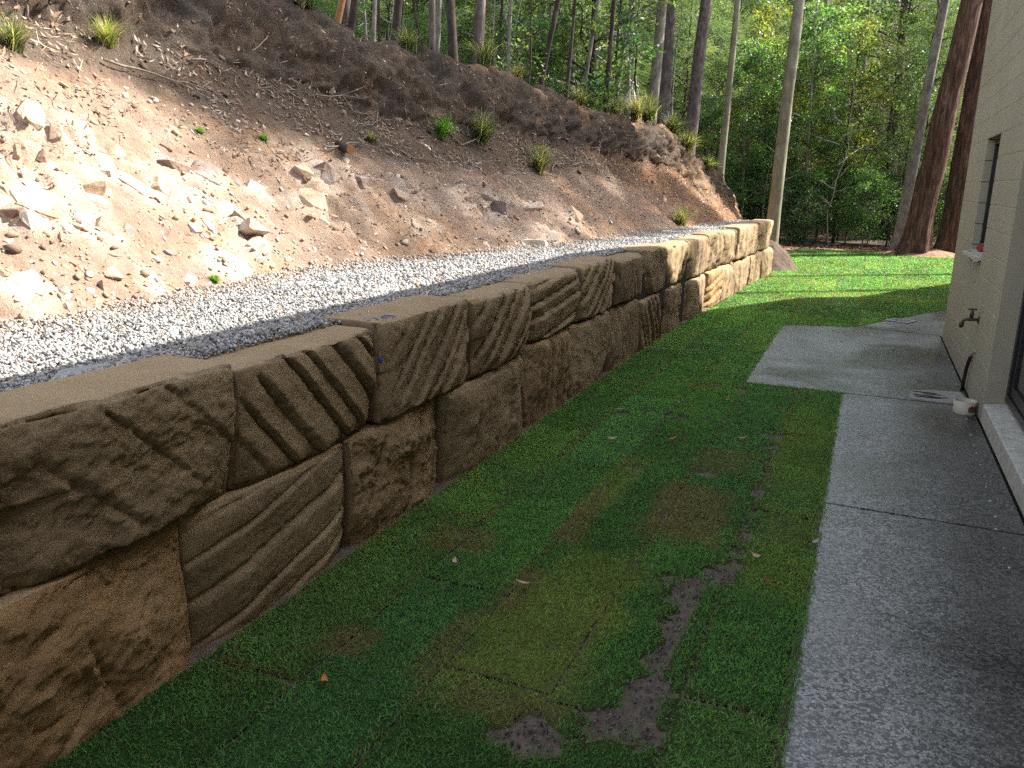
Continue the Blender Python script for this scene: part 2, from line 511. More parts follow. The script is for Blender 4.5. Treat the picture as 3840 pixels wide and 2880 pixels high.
def bank_point(Y, t):
    """t 0 at the toe, 1 at the crest lip, >1 plateau (metres back = (t-1)*4), <0 under the gravel"""
    Y, t = np.broadcast_arrays(np.asarray(Y, float), np.asarray(t, float))
    tx = smooth_interp(Y, TOE_Y, TOE_X); tz = smooth_interp(Y, TOEZ_Y, TOEZ_Z)
    cx = smooth_interp(Y, CR_Y, CR_X); cz = smooth_interp(Y, CR_Y, CR_Z)
    tc = np.clip(t, 0, 1)
    a = np.interp(tc, PT, PA); b = np.interp(tc, PT, PB)
    X = tx + (cx - tx) * a
    Z = tz + (cz - tz) * b
    d = np.clip(t - 1, 0, None) * 4.0
    X = X - d
    Z = Z + 0.10 * d - 0.45 * sm(d, 3.0, 4.0)
    u = np.clip(-t, 0, None)
    X = X + u * 6.0
    lim = np.interp(Y, [-6, 9, 11, 13, 15, 17.72], [-2.42, -2.41, -2.37, -2.28, -2.19, -2.1])
    talus = Y > 17.74
    run = np.minimum(u * 6.0, 1.3)
    X = np.where(u > 0, np.where(talus, tx + 0.02, np.minimum(X, np.maximum(lim, tx + 0.02))), X)
    Z = np.where(talus, np.maximum(Z - 2.5 * run, -0.14), Z - 0.05 * np.minimum(u * 6, 1))
    return X, Y, Z
def ground_height(X, Y):
    X, Y = np.broadcast_arrays(np.asarray(X, float), np.asarray(Y, float))
    cx = smooth_interp(Y, CR_Y, CR_X, 1.0); cz = smooth_interp(Y, CR_Y, CR_Z, 1.0)
    d = cx - X
    plate = sm(d, 0.4, 1.6) * (cz + 0.10 * np.clip(d, 0, 30) + 0.05)
    hill = 0.36 * np.clip(Y - 32, 0, 60) * sm(Y, 32, 42) + 0.15 * np.clip(-X - 22, 0, 60)
    return np.maximum(plate, 0) + hill - 0.07

# ------------------------------------------------------------------ ground sheets
def grid_faces(nu, nv):
    i = np.arange(nu - 1)[:, None]; j = np.arange(nv - 1)[None, :]
    a = i * nv + j
    return np.stack([a, a + 1, a + nv + 1, a + nv], -1).reshape(-1, 4)

def build_ground():
    def axis(lo, a, b, hi, fine, n):
        left = a - np.geomspace(0.5, a - lo, n)[::-1]
        right = b + np.geomspace(0.5, hi - b, n)
        return np.concatenate([left, np.arange(a, b, fine), right])
    xs = axis(-260, -16, 12, 260, 0.35, 16)
    ys = axis(-160, -4, 50, 380, 0.35, 16)
    X, Y = np.meshgrid(xs, ys, indexing='ij')
    Z = ground_height(X, Y)
    near = (X > -8) & (Y < 26)
    P = xyz(X, Y, 0 * X)
    bumps = (fbm(P * 0.8, 4) * 0.10).reshape(X.shape)
    far = np.clip(sm(Y, 25.5, 29) + sm(-X, 5, 8), 0, 1)
    Z = Z + bumps * far - 0.03
    n = fbm(P * 1.7, 4)
    c = np.array([0.085, 0.06, 0.042])[None] * (1 + 0.5 * n[:, None])
    g = sm(fbm(P * 0.9 + 40, 3), 0.05, 0.35)[:, None]
    c = c * (1 - 0.5 * g) + np.array([0.045, 0.065, 0.025]) * 0.5 * g
    me = make_mesh('forest_floor', xyz(X, Y, Z), grid_faces(len(xs), len(ys)), M['floor'], c, True)
    tag(add('ground', me), 'brown forest floor of leaf litter under the trees', None, kind='structure')
build_ground()

ROCKS = [(4.08, 0.305, 0.21, 'w'), (3.83, 0.289, 0.12, 'w'), (4.33, 0.268, 0.25, 'w'), (4.65, 0.297, 0.2, 'b'), (5.01, 0.289, 0.28, 'b'), (5.33, 0.272, 0.31, 'g'), (3.83, 0.234, 0.36, 't'), (3.54, 0.218, 0.3, 'w'), (3.86, 0.197, 0.23, 'w'), (4.43, 0.23, 0.2, 'w'), (4.79, 0.23, 0.4, 't'), (3.5, 0.188, 0.26, 't'), (3.58, 0.167, 0.47, 't'), (3.29, 0.155, 0.19, 'w'), (3.22, 0.176, 0.18, 'b'), (3.5, 0.251, 0.23, 'b'), (3.79, 0.259, 0.16, 'b'), (4.76, 0.163, 0.23, 't'), (4.76, 0.134, 0.14, 'w'), (4.65, 0.201, 0.23, 't'), (5.08, 0.167, 0.27, 't'), (5.11, 0.138, 0.2, 't'), (5.08, 0.109, 0.26, 'w'), (4.93, 0.084, 0.31, 'w'), (5.65, 0.226, 0.17, 'w'), (5.72, 0.209, 0.12, 'w'), (6.11, 0.188, 0.3, 't'), (6.4, 0.28, 0.24, 't'), (6.58, 0.259, 0.32, 'g'), (3.75, 0.134, 0.2, 'b'), (4.0, 0.142, 0.12, 'g'), (3.54, 0.121, 0.13, 'w'), (3.83, 0.159, 0.11, 't'), (3.07, 0.134, 0.08, 'w'), (3.4, 0.126, 0.08, 'w'), (5.76, 0.527, 0.16, 't'), (6.36, 0.464, 0.11, 't'), (6.62, 0.469, 0.1, 't'), (8.01, 0.686, 0.1, 't'), (5.43, 0.582, 0.07, 't'), (3.86, 0.331, 0.2, 't'), (4.08, 0.326, 0.18, 'g'), (4.36, 0.343, 0.17, 't'), (3.68, 0.31, 0.15, 't'), (3.36, 0.197, 0.13, 'w'), (4.08, 0.209, 0.11, 'w'), (4.47, 0.209, 0.15, 't'), (5.01, 0.234, 0.2, 'b'), (2.86, 0.054, 0.27, 'w'), (2.82, 0.013, 0.23, 'w'), (2.65, 0.013, 0.14, 'w'), (2.86, 0.084, 0.1, 't'), (4.54, 0.05, 0.36, 'w'), (4.08, 0.046, 0.13, 'w'), (4.9, 0.042, 0.11, 'w'), (3.72, 0.054, 0.15, 'w'), (3.32, 0.046, 0.11, 't'), (3.36, 0.033, 0.08, 'w'), (3.65, 0.017, 0.18, 't'), (3.07, 0.042, 0.08, 'w'), (3.54, 0.042, 0.06, 't'), (3.97, 0.084, 0.1, 'w'), (4.18, 0.0, 0.06, 't'), (3.11, 0.029, 0.04, 't'), (3.68, 0.079, 0.06, 'w'), (3.07, 0.096, 0.05, 't'), (3.25, 0.096, 0.05, 't'), (3.36, 0.088, 0.06, 't'), (5.36, 0.05, 0.08, 'w'), (5.76, 0.033, 0.08, 't'), (5.43, 0.021, 0.06, 'w'), (8.87, 0.523, 0.17, 'w'), (7.9, 0.444, 0.11, 'b'), (7.26, 0.368, 0.12, 'w'), (7.22, 0.356, 0.09, 'b'), (6.01, 0.172, 0.26, 't'), (6.44, 0.079, 0.09, 'w'), (6.04, 0.13, 0.12, 'w'), (8.44, 0.213, 0.22, 'w'), (7.33, 0.126, 0.21, 't'), (7.58, 0.138, 0.22, 't'), (8.73, 0.054, 0.42, 'w'), (8.9, 0.251, 0.38, 'd'), (8.87, 0.197, 0.28, 'd'), (9.15, 0.075, 0.38, 'g'), (10.23, 0.146, 0.25, 't'), (9.69, 0.477, 0.25, 'g'), (9.23, 0.435, 0.2, 'd'), (7.04, 0.28, 0.33, 'g'), (7.58, 0.23, 0.34, 't'), (7.08, 0.079, 0.08, 'w'), (6.58, 0.1, 0.08, 'w'), (6.94, 0.1, 0.08, 't'), (7.55, 0.071, 0.1, 't'), (7.97, 0.046, 0.14, 'w'), (9.12, 0.029, 0.23, 'w'), (9.98, 0.406, 0.09, 'g'), (12.23, 0.389, 0.15, 't'), (12.98, 0.456, 0.13, 'd'), (8.37, 0.448, 0.11, 'b'), (8.01, 0.686, 0.08, 'g'), (8.94, 0.556, 0.12, 'b'), (8.65, 0.033, 0.22, 'w'), (8.58, 0.293, 0.24, 't'), (9.48, 0.264, 0.24, 't'), (9.58, 0.213, 0.26, 'w'), (13.45, 0.381, 0.14, 'd'), (17.74, 0.427, 0.21, 't'), (14.81, 0.276, 0.18, 't'), (16.59, 0.72, 0.23, 'b'), (14.88, 0.184, 0.3, 'b'), (14.98, 0.234, 0.15, 't'), (13.05, 0.146, 0.16, 'd'), (17.99, 0.23, 0.18, 't'), (14.16, 0.351, 0.11, 't')]
def build_bank():
    ys = np.concatenate([np.arange(-5, 1.2, 0.12), np.arange(1.2, 12, 0.032), np.arange(12, 19, 0.05), np.arange(19, 30, 0.1)])
    ts = np.concatenate([np.linspace(-0.28, -0.02, 14), np.linspace(0, 1.0, 130), 1 + np.array([0.03, 0.06, 0.1, 0.15, 0.2, 0.28, 0.36, 0.45, 0.55, 0.65, 0.75, 0.85, 1.0])])
    Y, T = np.meshgrid(ys, ts, indexing='ij')
    X, _, Z = bank_point(Y, T)
    P = xyz(X, Y, Z)
    dT = 0.01
    X2, _, Z2 = bank_point(Y, T + dT)
    X1, _, Z1 = bank_point(Y, T - dT)
    tx = (X2 - X1).ravel(); tz = (Z2 - Z1).ravel()
    N = np.stack([tz, 0 * tx, -tx], 1)
    N /= np.linalg.norm(N, axis=1)[:, None] + 1e-9
    t = T.ravel()
    yv = Y.ravel()
    scarp = sm(t, 0.58, 0.72) * (1 - sm(t, 1.0, 1.12))
    slope = sm(t, 0.0, 0.05) * (1 - sm(t, 1.1, 1.3))
    endf = 1 - sm(yv, 21, 23)
    low = fbm(P * 0.9, 4)
    mid = fbm(P * 3.1 + 9, 4)
    rid = fbm(P * np.array([2.6, 2.6, 2.6]) + 31, 5, 0.6, True)
    fin = fbm(P * 11 + 5, 4, 0.6)
    D = slope * (0.10 * low + 0.055 * mid + 0.016 * fin) * endf
    D = D + scarp * (0.16 * low + 0.13 * rid + 0.055 * fin + 0.055 * fbm(P * 5 + 90, 4, 0.6, True)) * endf * np.clip(1 - (yv - 16) / 9, 0.35, 1)
    D = D - 0.10 * scarp * sm(fbm(P * 1.9 + 77, 3), 0.05, 0.4) * endf       # undercut pockets
    # rock benches on the lower slope
    bench = sm(fbm(P * np.array([1.3, 1.0, 2.2]) + 60, 3), -0.12, 0.3) * sm(t, 0.05, 0.12) * (1 - sm(t, 0.34, 0.5)) * (1 - sm(yv, 9, 12))
    step = fbm(P * np.array([4.0, 2.5, 7.0]) + 3, 3, 0.6, True)
    ss = (P @ np.array([0.35, 0.45, 0.82])) * 7 + 1.2 * fbm(P * 3 + 7, 3)
    fs = ss - np.floor(ss)
    terr = np.where(fs < 0.8, fs / 0.8, (1 - fs) / 0.2) * sm(fbm(np.stack([P[:, 0] * 2.5, P[:, 1] * 2.5, np.floor(ss) * 4.1], 1), 2), -0.2, 0.2)
    D = D + bench * (0.03 * step + 0.075 * terr)
    D = D + sm(yv, 12, 15) * slope * endf * (0.10 * rid + 0.05 * fin)
    # soil colours; the upper bank is painted darker to carry its shade
    brown = np.array([0.27, 0.205, 0.158]); orange = np.array([0.35, 0.24, 0.155]); pale = np.array([0.42, 0.345, 0.275])
    grey = np.array([0.072, 0.059, 0.048]); litter = np.array([0.09, 0.071, 0.055]); hollow_shade = np.array([0.08, 0.058, 0.042])  # dark organic soil and litter, deepened further for the shade up there
    n1 = fbm(P * 0.75 + 11, 4); n2 = fbm(P * 2.4 + 21, 4)
    def mixc(a, b, f): return a * (1 - f[:, None]) + b * f[:, None]
    C = np.tile(brown, (len(P), 1))
    C = mixc(C, orange, sm(n1 + 0.4 * n2, 0.0, 0.4) * 0.75)
    C = mixc(C, pale, bench * sm(n2 + step * 0.4 + terr * 0.3, 0.0, 0.45) * 0.9)
    rk = np.zeros(len(P))
    for (ry, rt, rw, rkd) in ROCKS:
        if rw < 0.15 or ry > 10.5: continue
        bx, by, bz = bank_point(ry, rt)
        sel = np.abs(yv - ry) < 1.2
        d2 = ((P[sel] - np.array([float(bx), float(by), float(bz)])) ** 2).sum(1) / (rw * 0.75) ** 2
        rk[sel] = np.maximum(rk[sel], np.exp(-d2))
    C = mixc(C, np.array([0.45, 0.375, 0.305]), sm(rk + 0.35 * n2, 0.25, 0.75) * 0.85)
    D_extra = sm(rk + 0.25 * n2, 0.2, 0.7) * (0.05 * terr + 0.03 * step)
    up = sm(t + 0.10 * n1 + 0.10 * sm(yv, 5.2, 7.5), 0.46, 0.58)  # mask of the litter and the painted shade on the upper bank
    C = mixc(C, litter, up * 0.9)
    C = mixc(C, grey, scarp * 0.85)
    C = mixc(C, orange * 0.75, scarp * sm(fbm(P * 1.2 + 50, 3), 0.22, 0.42) * 0.9)
    C = mixc(C, hollow_shade, scarp * sm(-rid, 0.0, 0.6) * 0.5)  # scarp hollows darkened, shade put into the colour
    C = mixc(C, np.array([0.10, 0.075, 0.055]), sm(t, 1.0, 1.15))
    far = sm(yv, 12.5, 16) * (1 - sm(t, 0.6, 0.75))
    C = mixc(C, np.array([0.2, 0.115, 0.065]), far * 0.85)
    C = mixc(C, orange * 0.8, sm(yv, 17, 18.5) * sm(fbm(P * np.array([0.7, 2.5, 0.5]) + 5, 3), 0.0, 0.3) * 0.7)
    C *= (1 + 0.25 * fin)[:, None]
    sl = fbm(P * np.array([1.1, 1.25, 2.0]) + 44, 4, 0.45) * 5
    lump = (np.floor(sl) + sm(sl - np.floor(sl), 0.7, 1.0)) / 5
    D = D + D_extra + scarp * endf * 0.13 * lump
    V = P + N * D[:, None]
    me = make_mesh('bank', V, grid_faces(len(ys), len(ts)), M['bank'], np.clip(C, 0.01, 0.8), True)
    o = add('bank', me)
    tag(o, 'cut earth bank of orange soil and rock with an eroded dark lip', None, kind='structure')
    return V.reshape(len(ys), len(ts), 3), ys, ts
BV, BYS, BTS = build_bank()
def on_bank(Y, t):
    i = int(np.clip(np.searchsorted(BYS, Y), 1, len(BYS) - 2)); j = int(np.clip(np.searchsorted(BTS, t), 1, len(BTS) - 2))
    p = BV[i, j]
    n = np.cross(BV[i + 1, j] - BV[i - 1, j], BV[i, j + 1] - BV[i, j - 1])
    n = n / (np.linalg.norm(n) + 1e-9)
    if n[2] < 0: n = -n
    return p, n
def on_bank_many(Yv, tv):
    i = np.clip(np.searchsorted(BYS, Yv), 1, len(BYS) - 2); j = np.clip(np.searchsorted(BTS, tv), 1, len(BTS) - 2)
    p = BV[i, j].copy()
    n = np.cross(BV[i + 1, j] - BV[i - 1, j], BV[i, j + 1] - BV[i, j - 1])
    n /= np.linalg.norm(n, axis=1)[:, None] + 1e-9
    n[n[:, 2] < 0] *= -1
    return p, n

# ------------------------------------------------------------------ sandstone retaining wall
def wall_x(y):
    return np.interp(y, [-5, 9, 11, 13, 15, 18], [-2.11, -2.1, -2.06, -1.97, -1.88, -1.76])
def wall_top(y):
    return np.interp(y, [-5, 12, 18], [1.03, 1.03, 1.07])
wall = empty('retaining_wall', (-2.1, 8, 0))
tag(wall, 'two course retaining wall of rough split sandstone blocks beside the lawn', 'wall')

def stone_block(seed, y0, y1, z0, z1, res, grooves=(), rough=1.0, tint=(1, 1, 1), proud=0.0, lump=0.0, depth=0.42, label=None, top=False):
    g = np.random.default_rng(seed)
    gap = 0.006
    y0 += gap; y1 -= gap; z0 += gap * (0.6 if z0 > 0.3 else 0)
    if not top: z1 -= gap
    W, Hh = y1 - y0, z1 - z0
    r = 0.02
    nx, ny, nz = max(4, int(depth / (res * 2.5))), max(8, int(W / res)), max(6, int(Hh / res))
    half = np.array([depth / 2, W / 2, Hh / 2])
    Vs, Fs, n0 = [], [], 0
    def face(ax, sgn, na, nb):
        nonlocal n0
        a, b = [k for k in range(3) if k != ax]
        A, B = np.meshgrid(np.linspace(-1, 1, na + 1), np.linspace(-1, 1, nb + 1), indexing='ij')
        p = np.zeros((A.size, 3)); p[:, ax] = sgn; p[:, a] = A.ravel(); p[:, b] = B.ravel()
        f = grid_faces(na + 1, nb + 1)
        if (sgn > 0) != (ax == 1): f = f[:, ::-1]
        Vs.append(p); Fs.append(f + n0); n0 += len(p)
    face(0, 1, ny, nz); face(2, 1, nx, ny); face(2, -1, nx, ny); face(1, 1, nx, nz); face(1, -1, nx, nz)
    p = np.vstack(Vs) * half
    F = np.vstack(Fs)[:, ::-1]
    rr = np.array([r, r, r])
    q = np.clip(p, -(half - rr), half - rr)
    d = p - q
    L = np.linalg.norm(d, axis=1)[:, None]
    n = np.where(L > 1e-6, d / np.maximum(L, 1e-6), 0)
    V = q + n * r
    fy = V[:, 1] / half[1]; fz = V[:, 2] / half[2]
    front = sm(n[:, 0], 0.15, 0.75)
    topf = sm(n[:, 2], 0.6, 0.95) if top else np.zeros(len(V))
    off = g.uniform(0, 90, 3)
    S = V * np.array([1, 1, 1]) + off
    facet = np.full(len(V), 0.02)
    for _ in range(9):
        ph_ = g.uniform(0, 6.283); cs, sn = math.cos(ph_), math.sin(ph_)
        ext = half[1] * abs(cs) + half[2] * abs(sn)
        dl = ext * g.uniform(0.35, 0.92)
        facet = np.minimum(facet, 0.02 - g.uniform(0.10, 0.34) * np.maximum(0, V[:, 1] * cs + V[:, 2] * sn - dl))
    facet = np.maximum(facet, -0.05)
    disp = front * (-0.016 * (np.abs(fy) ** 9 + np.abs(fz) ** 8))
    if top: facet = np.where(V[:, 2] > 0, np.maximum(facet, 0.02 - 0.5 * (0.02 - facet)), facet)
    xshift = facet * np.clip((V[:, 0] / half[0] + 1) / 2, 0, 1) ** 1.5
    n_ = fbm(S * np.array([2, 2.6, 3.2]) + 8, 4, 0.55) * 6
    ledge = (np.floor(n_) + sm(n_ - np.floor(n_), 0.82, 1.0)) / 6
    n2_ = fbm(S * np.array([5, 6.5, 8.0]) + 28, 4, 0.55) * 5
    ledge2 = (np.floor(n2_) + sm(n2_ - np.floor(n2_), 0.8, 1.0)) / 5
    rough3 = 0.010 * fbm(S * 2.6, 3, 0.5) + 0.036 * ledge + 0.012 * ledge2 + 0.006 * fbm(S * 9, 4, 0.6) + 0.0035 * fbm(S * 34, 3, 0.6)
    disp = disp + rough3 * rough * (0.25 + 0.75 * front) * (1 - 0.93 * topf)
    wy = V[:, 1] + 0.008 * fbm(S * 3.5 + 50, 3); wz = V[:, 2] + 0.008 * fbm(S * 2.5 + 70, 3)
    for (ang, sp, dep, cy, cz, ry, rz, ph) in grooves:
        a = math.radians(ang)
        c = (-wy * math.sin(a) + wz * math.cos(a)) / sp * (-1 if ang < 0 and ang > -60 else 1) + ph
        c = c + 0.16 * np.sin(c * 2.3 + seed)
        fr = c - np.floor(c)
        dn = np.maximum(0, np.minimum(fr, 1 - fr) + 0.07 * fbm(S * 20 + 9, 3, 0.6))
        along = fbm(np.stack([wy * 3.1 + np.round(c) * 3.7, wz * 3.1, 0 * wy + seed], 1), 2)
        notch = np.exp(-(dn / (0.0105 / sp)) ** 2) * (0.35 + 0.65 * sm(along, -0.4, 0.25))
        prof = 0.55 + 0.5 * (fr - 0.5) * sm(dn, 0.0, 0.03) - 0.6 * notch + 0.10 * along
        wm = np.clip(1 - sm(np.sqrt(((fy - cy) / ry) ** 2 + ((fz - cz) / rz) ** 2), 0.75, 1.15), 0, 1)
        cell = 0.82 + 0.18 * np.sin(np.floor(c) * 2.4 + seed)
        disp = disp + front * wm * dep * (prof - 0.55) * cell
    if lump:
        disp = disp + front * lump * fbm(S * np.array([1, 3.5, 4.5]) + 12, 3, 0.5, True)
    V = V + n * disp[:, None]
    V[:, 0] += xshift
    if top:
        fx = V[:, 0] / half[0]
        chip = np.maximum(0, fbm(S * np.array([1.5, 4.5, 1.5]) + 23, 4, 0.6) + 0.12) * sm(fx, 0.45, 1.05) * topf
        V[:, 2] -= 0.06 * chip
        V[:, 2] += 0.006 * fbm(S * 2.0 + 15, 3) * topf
        V[:, 0] -= 0.05 * fbm(S * 2.4 + 66, 3) * sm(-fx, 0.6, 1.0)
    # uneven outline of the face
    V[:, 1] += 0.018 * fbm(S * 2.2 + 31, 3) * (np.abs(fy) ** 3)
    V[:, 2] += 0.020 * fbm(S * 2.2 + 47, 3) * (np.abs(fz) ** 3) * (1 - topf)
    # weld
    key = np.round(V * 20000).astype(np.int64)
    _, idx, inv = np.unique(key, axis=0, return_index=True, return_inverse=True)
    V = V[idx]; F = inv.reshape(-1)[F]
    yc, zc = (y0 + y1) / 2, (z0 + z1) / 2
    xa, xb = wall_x(y0), wall_x(y1)
    xf = xa + (xb - xa) * (V[:, 1] + half[1]) / W
    V[:, 0] += xf - half[0] + proud
    V[:, 1] += yc; V[:, 2] += zc
    col = np.tile(np.array(tint), (len(V), 1)) * (1 + 0.12 * fbm(V * 3 + off, 3))[:, None]
    V = V - np.array([-2.1, 8, 0])
    me = make_mesh('sandstone_block', V, F, M['sandstone'], col, True)
    o = add('sandstone_block', me, wall)
    if label: o['label'] = label
    return o

def build_wall():
    WARM = (1.2, 0.99, 0.76); NEU = (0.99, 0.96, 0.91); RED = (1.03, 0.93, 0.82); LITE = (1.16, 1.1, 1.05)
    # groove: angle, spacing, depth, centre y, centre z, radius y, radius z, phase
    up = [
        (0.35, 1.4, [(-40, .22, .03, 0, 0, 1, 1, .2)], NEU, 1.2, 0),
        (1.4, 2.34, [(-42, .23, .03, .1, .1, .95, .95, .3)], NEU, 1.25, 0),
        (2.34, 3.35, [(-47, .135, .075, .2, .0, 1.15, 1.2, .1)], NEU, 0.45, 0),
        (3.35, 4.36, [(43, .12, .07, .25, -.05, 1.0, 1.2, .4), (8, .3, .05, -.75, .4, .5, .5, 0)], NEU, 0.55, 0),
        (4.36, 5.33, [(40, .14, .08, .1, 0, 1.15, 1.2, .6)], NEU, 0.5, 0),
        (5.33, 6.43, [(6, .13, .07, 0, 0, 1.2, 1.1, .2)], NEU, 0.7, 0.0),
        (6.43, 7.5, [(33, .13, .08, .1, 0, 1.2, 1.2, .5)], NEU, 0.6, 0),
        (7.5, 8.5, [(-62, .15, .08, 0, 0, 1.2, 1.2, .5)], NEU, 0.6, 0),
        (8.5, 9.55, [(-65, .3, .04, -.3, 0, .8, 1.1, .5)], NEU, 1.3, 0),
        (9.55, 10.6, [(80, .2, .05, .3, 0, .8, 1.1, .2)], LITE, 1.1, 0),
        (10.6, 11.75, [(86, .16, .05, 0, .2, 1.0, 1.1, .2)], LITE, 0.9, 0),
        (11.75, 12.9, [(75, .26, .07, 0, 0, 1.0, 1.1, .7)], LITE, 1.4, 0.01),
        (12.9, 13.95, [(84, .19, .05, .2, 0, 1.0, 1.1, .3)], LITE, 1.2, 0),
        (13.95, 15.0, [(78, .25, .06, 0, 0, 1.0, 1.1, .8)], LITE, 1.3, 0),
        (15.0, 16.15, [(60, .3, .05, 0, 0, 1.0, 1.1, .1)], LITE, 1.2, 0),
        (16.15, 17.5, [(70, .3, .04, 0, 0, 1.0, 1.1, .4)], LITE, 1.1, 0)]
    lo = [
        (0.0, 1.0, [], WARM, 1.2, 0, .02),
        (1.0, 2.06, [(38, .33, .03, .1, -.1, .8, .8, .3), (-70, .4, .03, .55, 0, .5, .9, .6)], WARM, 1.5, 0, .035),
        (2.06, 3.08, [(13, .15, .04, .0, .1, 1.2, 1.0, .4)], NEU, 0.45, 0, .0),
        (3.08, 4.04, [(62, .3, .06, .1, 0, .9, 1.0, .2)], RED, 1.5, .012, .0),
        (4.04, 5.28, [(78, .45, .05, .3, 0, .9, 1.1, .5)], NEU, 1.1, 0, .04),
        (5.28, 6.22, [(82, .13, .05, .2, .1, .8, .9, .2)], RED, 1.3, 0, .01),
        (6.22, 7.28, [(-80, .5, .03, 0, 0, 1, 1, .2)], NEU, 1.0, 0, .02),
        (7.28, 8.4, [(-80, .145, .08, 0, 0, 1.2, 1.2, .5)], NEU, .6, 0, .02),
        (8.4, 9.45, [(-58, .14, .07, 0, 0, 1.2, 1.2, .5)], NEU, .6, 0, .02),
        (9.45, 10.55, [(70, .3, .04, 0, 0, 1.1, 1.1, .5)], NEU, 1.1, 0, .01),
        (10.55, 11.9, [(86, .2, .03, 0, 0, 1.1, 1.1, .5)], LITE, .8, 0, .03),
        (11.9, 12.85, [(8, .13, .09, 0, 0, 1.1, 1.1, .5)], WARM, 1.0, .02, .0),
        (12.85, 14.0, [(75, .35, .06, 0, 0, 1.0, 1.1, .5)], LITE, 1.2, 0, .02),
        (14.0, 15.2, [(85, .25, .05, 0, 0, 1.0, 1.1, .5)], LITE, 1.1, 0, .02),
        (15.2, 16.5, [(80, .25, .05, 0, 0, 1.0, 1.1, .1)], LITE, 1.0, 0, .02),
        (16.5, 17.75, [(88, .4, .03, 0, 0, 1.0, 1.1, .5)], LITE, 1.0, 0, .04)]
    hand = np.random.default_rng(5)
    blocks = {}
    for k, (a, b, gr, ti, ro, lu) in enumerate(up):
        res = 0.0085 if b < 4.5 else 0.015 if b < 8 else 0.024
        zt = wall_top((a + b) / 2) + (0.0, .018, -.016, .012, -.006)[k % 5]
        zb = 0.53 + (0.05 if 5 < a < 8 else -0.02 if a > 10 else 0.0)
        blocks[k] = stone_block(100 + k, a, b, zb, zt, res, gr, ro, np.array(ti) * hand.uniform(0.93, 1.06), (0, .015, -.01)[k % 3], lu, (0.36, 0.33, 0.4, 0.35, 0.38)[k % 5], top=True)
    for k, (a, b, gr, ti, ro, lu, pr) in enumerate(lo):
        res = 0.0085 if b < 4.5 else 0.015 if b < 8 else 0.024
        zb = 0.53 + (0.05 if 5 < (a + b) / 2 < 8 else -0.02 if a > 10 else 0.0)
        stone_block(200 + k, a, b, -0.16, zb, res, gr, ro, np.array(ti) * hand.uniform(0.93, 1.06), pr, lu, 0.5)
    return blocks
BLK = build_wall()
# earth fill behind the blocks so that the joints are closed
me = bm_mesh('fill', box_bm(-2.62, -2.3, -3, 17.3, -0.2, 0.9), M['joint'])
for v in me.vertices:
    v.co.x += wall_x(v.co.y) + 2.1; v.co -= Vector((-2.1, 8, 0))
add('backfill', me, wall)

# blue marking paint on two of the blocks
def squiggle(pts, r):
    V, F = tube(pts, [r] * len(pts), 6)
    return V, F
a = Acc()
for off in (0.0, 0.11):
    th = np.linspace(0.6, 5.2, 12)
    a.add(*squiggle(np.stack([-2.19 + 0.035 * np.cos(th) + off * 0.3, 3.42 + off + 0.035 * np.sin(th), np.full(12, 1.042)], 1) - np.array([-2.1, 8, 0]), 0.0025))
me = a.mesh('paint_mark', M['blue'])
add('paint_mark', me, wall)
bm = bmesh.new()
bmesh.ops.create_icosphere(bm, subdivisions=2, radius=0.016, matrix=Matrix.Translation((-2.09, 3.345, 0.86)) @ Matrix.Diagonal((0.7, 0.35, 1.0, 1)))
me = bm_mesh('paint_blob', bm, M['blue'])
for v in me.vertices: v.co -= Vector((-2.1, 8, 0))
add('paint_mark', me, wall)

# ------------------------------------------------------------------ gravel drain behind the wall
_ico_bm = bmesh.new(); bmesh.ops.create_icosphere(_ico_bm, subdivisions=1, radius=1.0)
ICO_V = np.array([v.co[:] for v in _ico_bm.verts]); ICO_F = np.array([[v.index for v in f.verts] for f in _ico_bm.faces]); _ico_bm.free()
OCT_V = np.array([(1, 0, 0), (-1, 0, 0), (0, 1, 0), (0, -1, 0), (0, 0, 1), (0, 0, -1)], float)
OCT_F = np.array([(0, 2, 4), (2, 1, 4), (1, 3, 4), (3, 0, 4), (2, 0, 5), (1, 2, 5), (3, 1, 5), (0, 3, 5)])
def rand_rot(n, g):
    q = g.normal(size=(n, 4)); q /= np.linalg.norm(q, axis=1)[:, None]
    w, x, y, z = q.T
    return np.stack([np.stack([1 - 2 * (y * y + z * z), 2 * (x * y - z * w), 2 * (x * z + y * w)], -1),
                     np.stack([2 * (x * y + z * w), 1 - 2 * (x * x + z * z), 2 * (y * z - x * w)], -1),
                     np.stack([2 * (x * z - y * w), 2 * (y * z + x * w), 1 - 2 * (x * x + y * y)], -1)], 1)
def scatter_stones(P, size, col, g, flat=(1, 0.8, 0.62), nrm=None, low=False):
    n = len(P)
    bv, bf = (OCT_V * 1.12, OCT_F) if low else (ICO_V, ICO_F)
    kv = len(bv)
    base = bv[None] * (1 + 0.28 * g.normal(size=(n, kv, 1))) * np.array(flat) * g.uniform(0.75, 1.25, (n, 1, 3))
    Rm = rand_rot(n, g)
    V = np.einsum('nij,nkj->nki', Rm, base) * size[:, None, None]
    if nrm is not None:
        V = V - nrm[:, None, :] * 0.45 * np.einsum('nki,ni->nk', V, nrm)[..., None]
    V = V + P[:, None, :]
    F = bf[None] + (np.arange(n) * kv)[:, None, None]
    C = np.repeat(col, kv, axis=0)
    return V.reshape(-1, 3), F.reshape(-1, 3), C

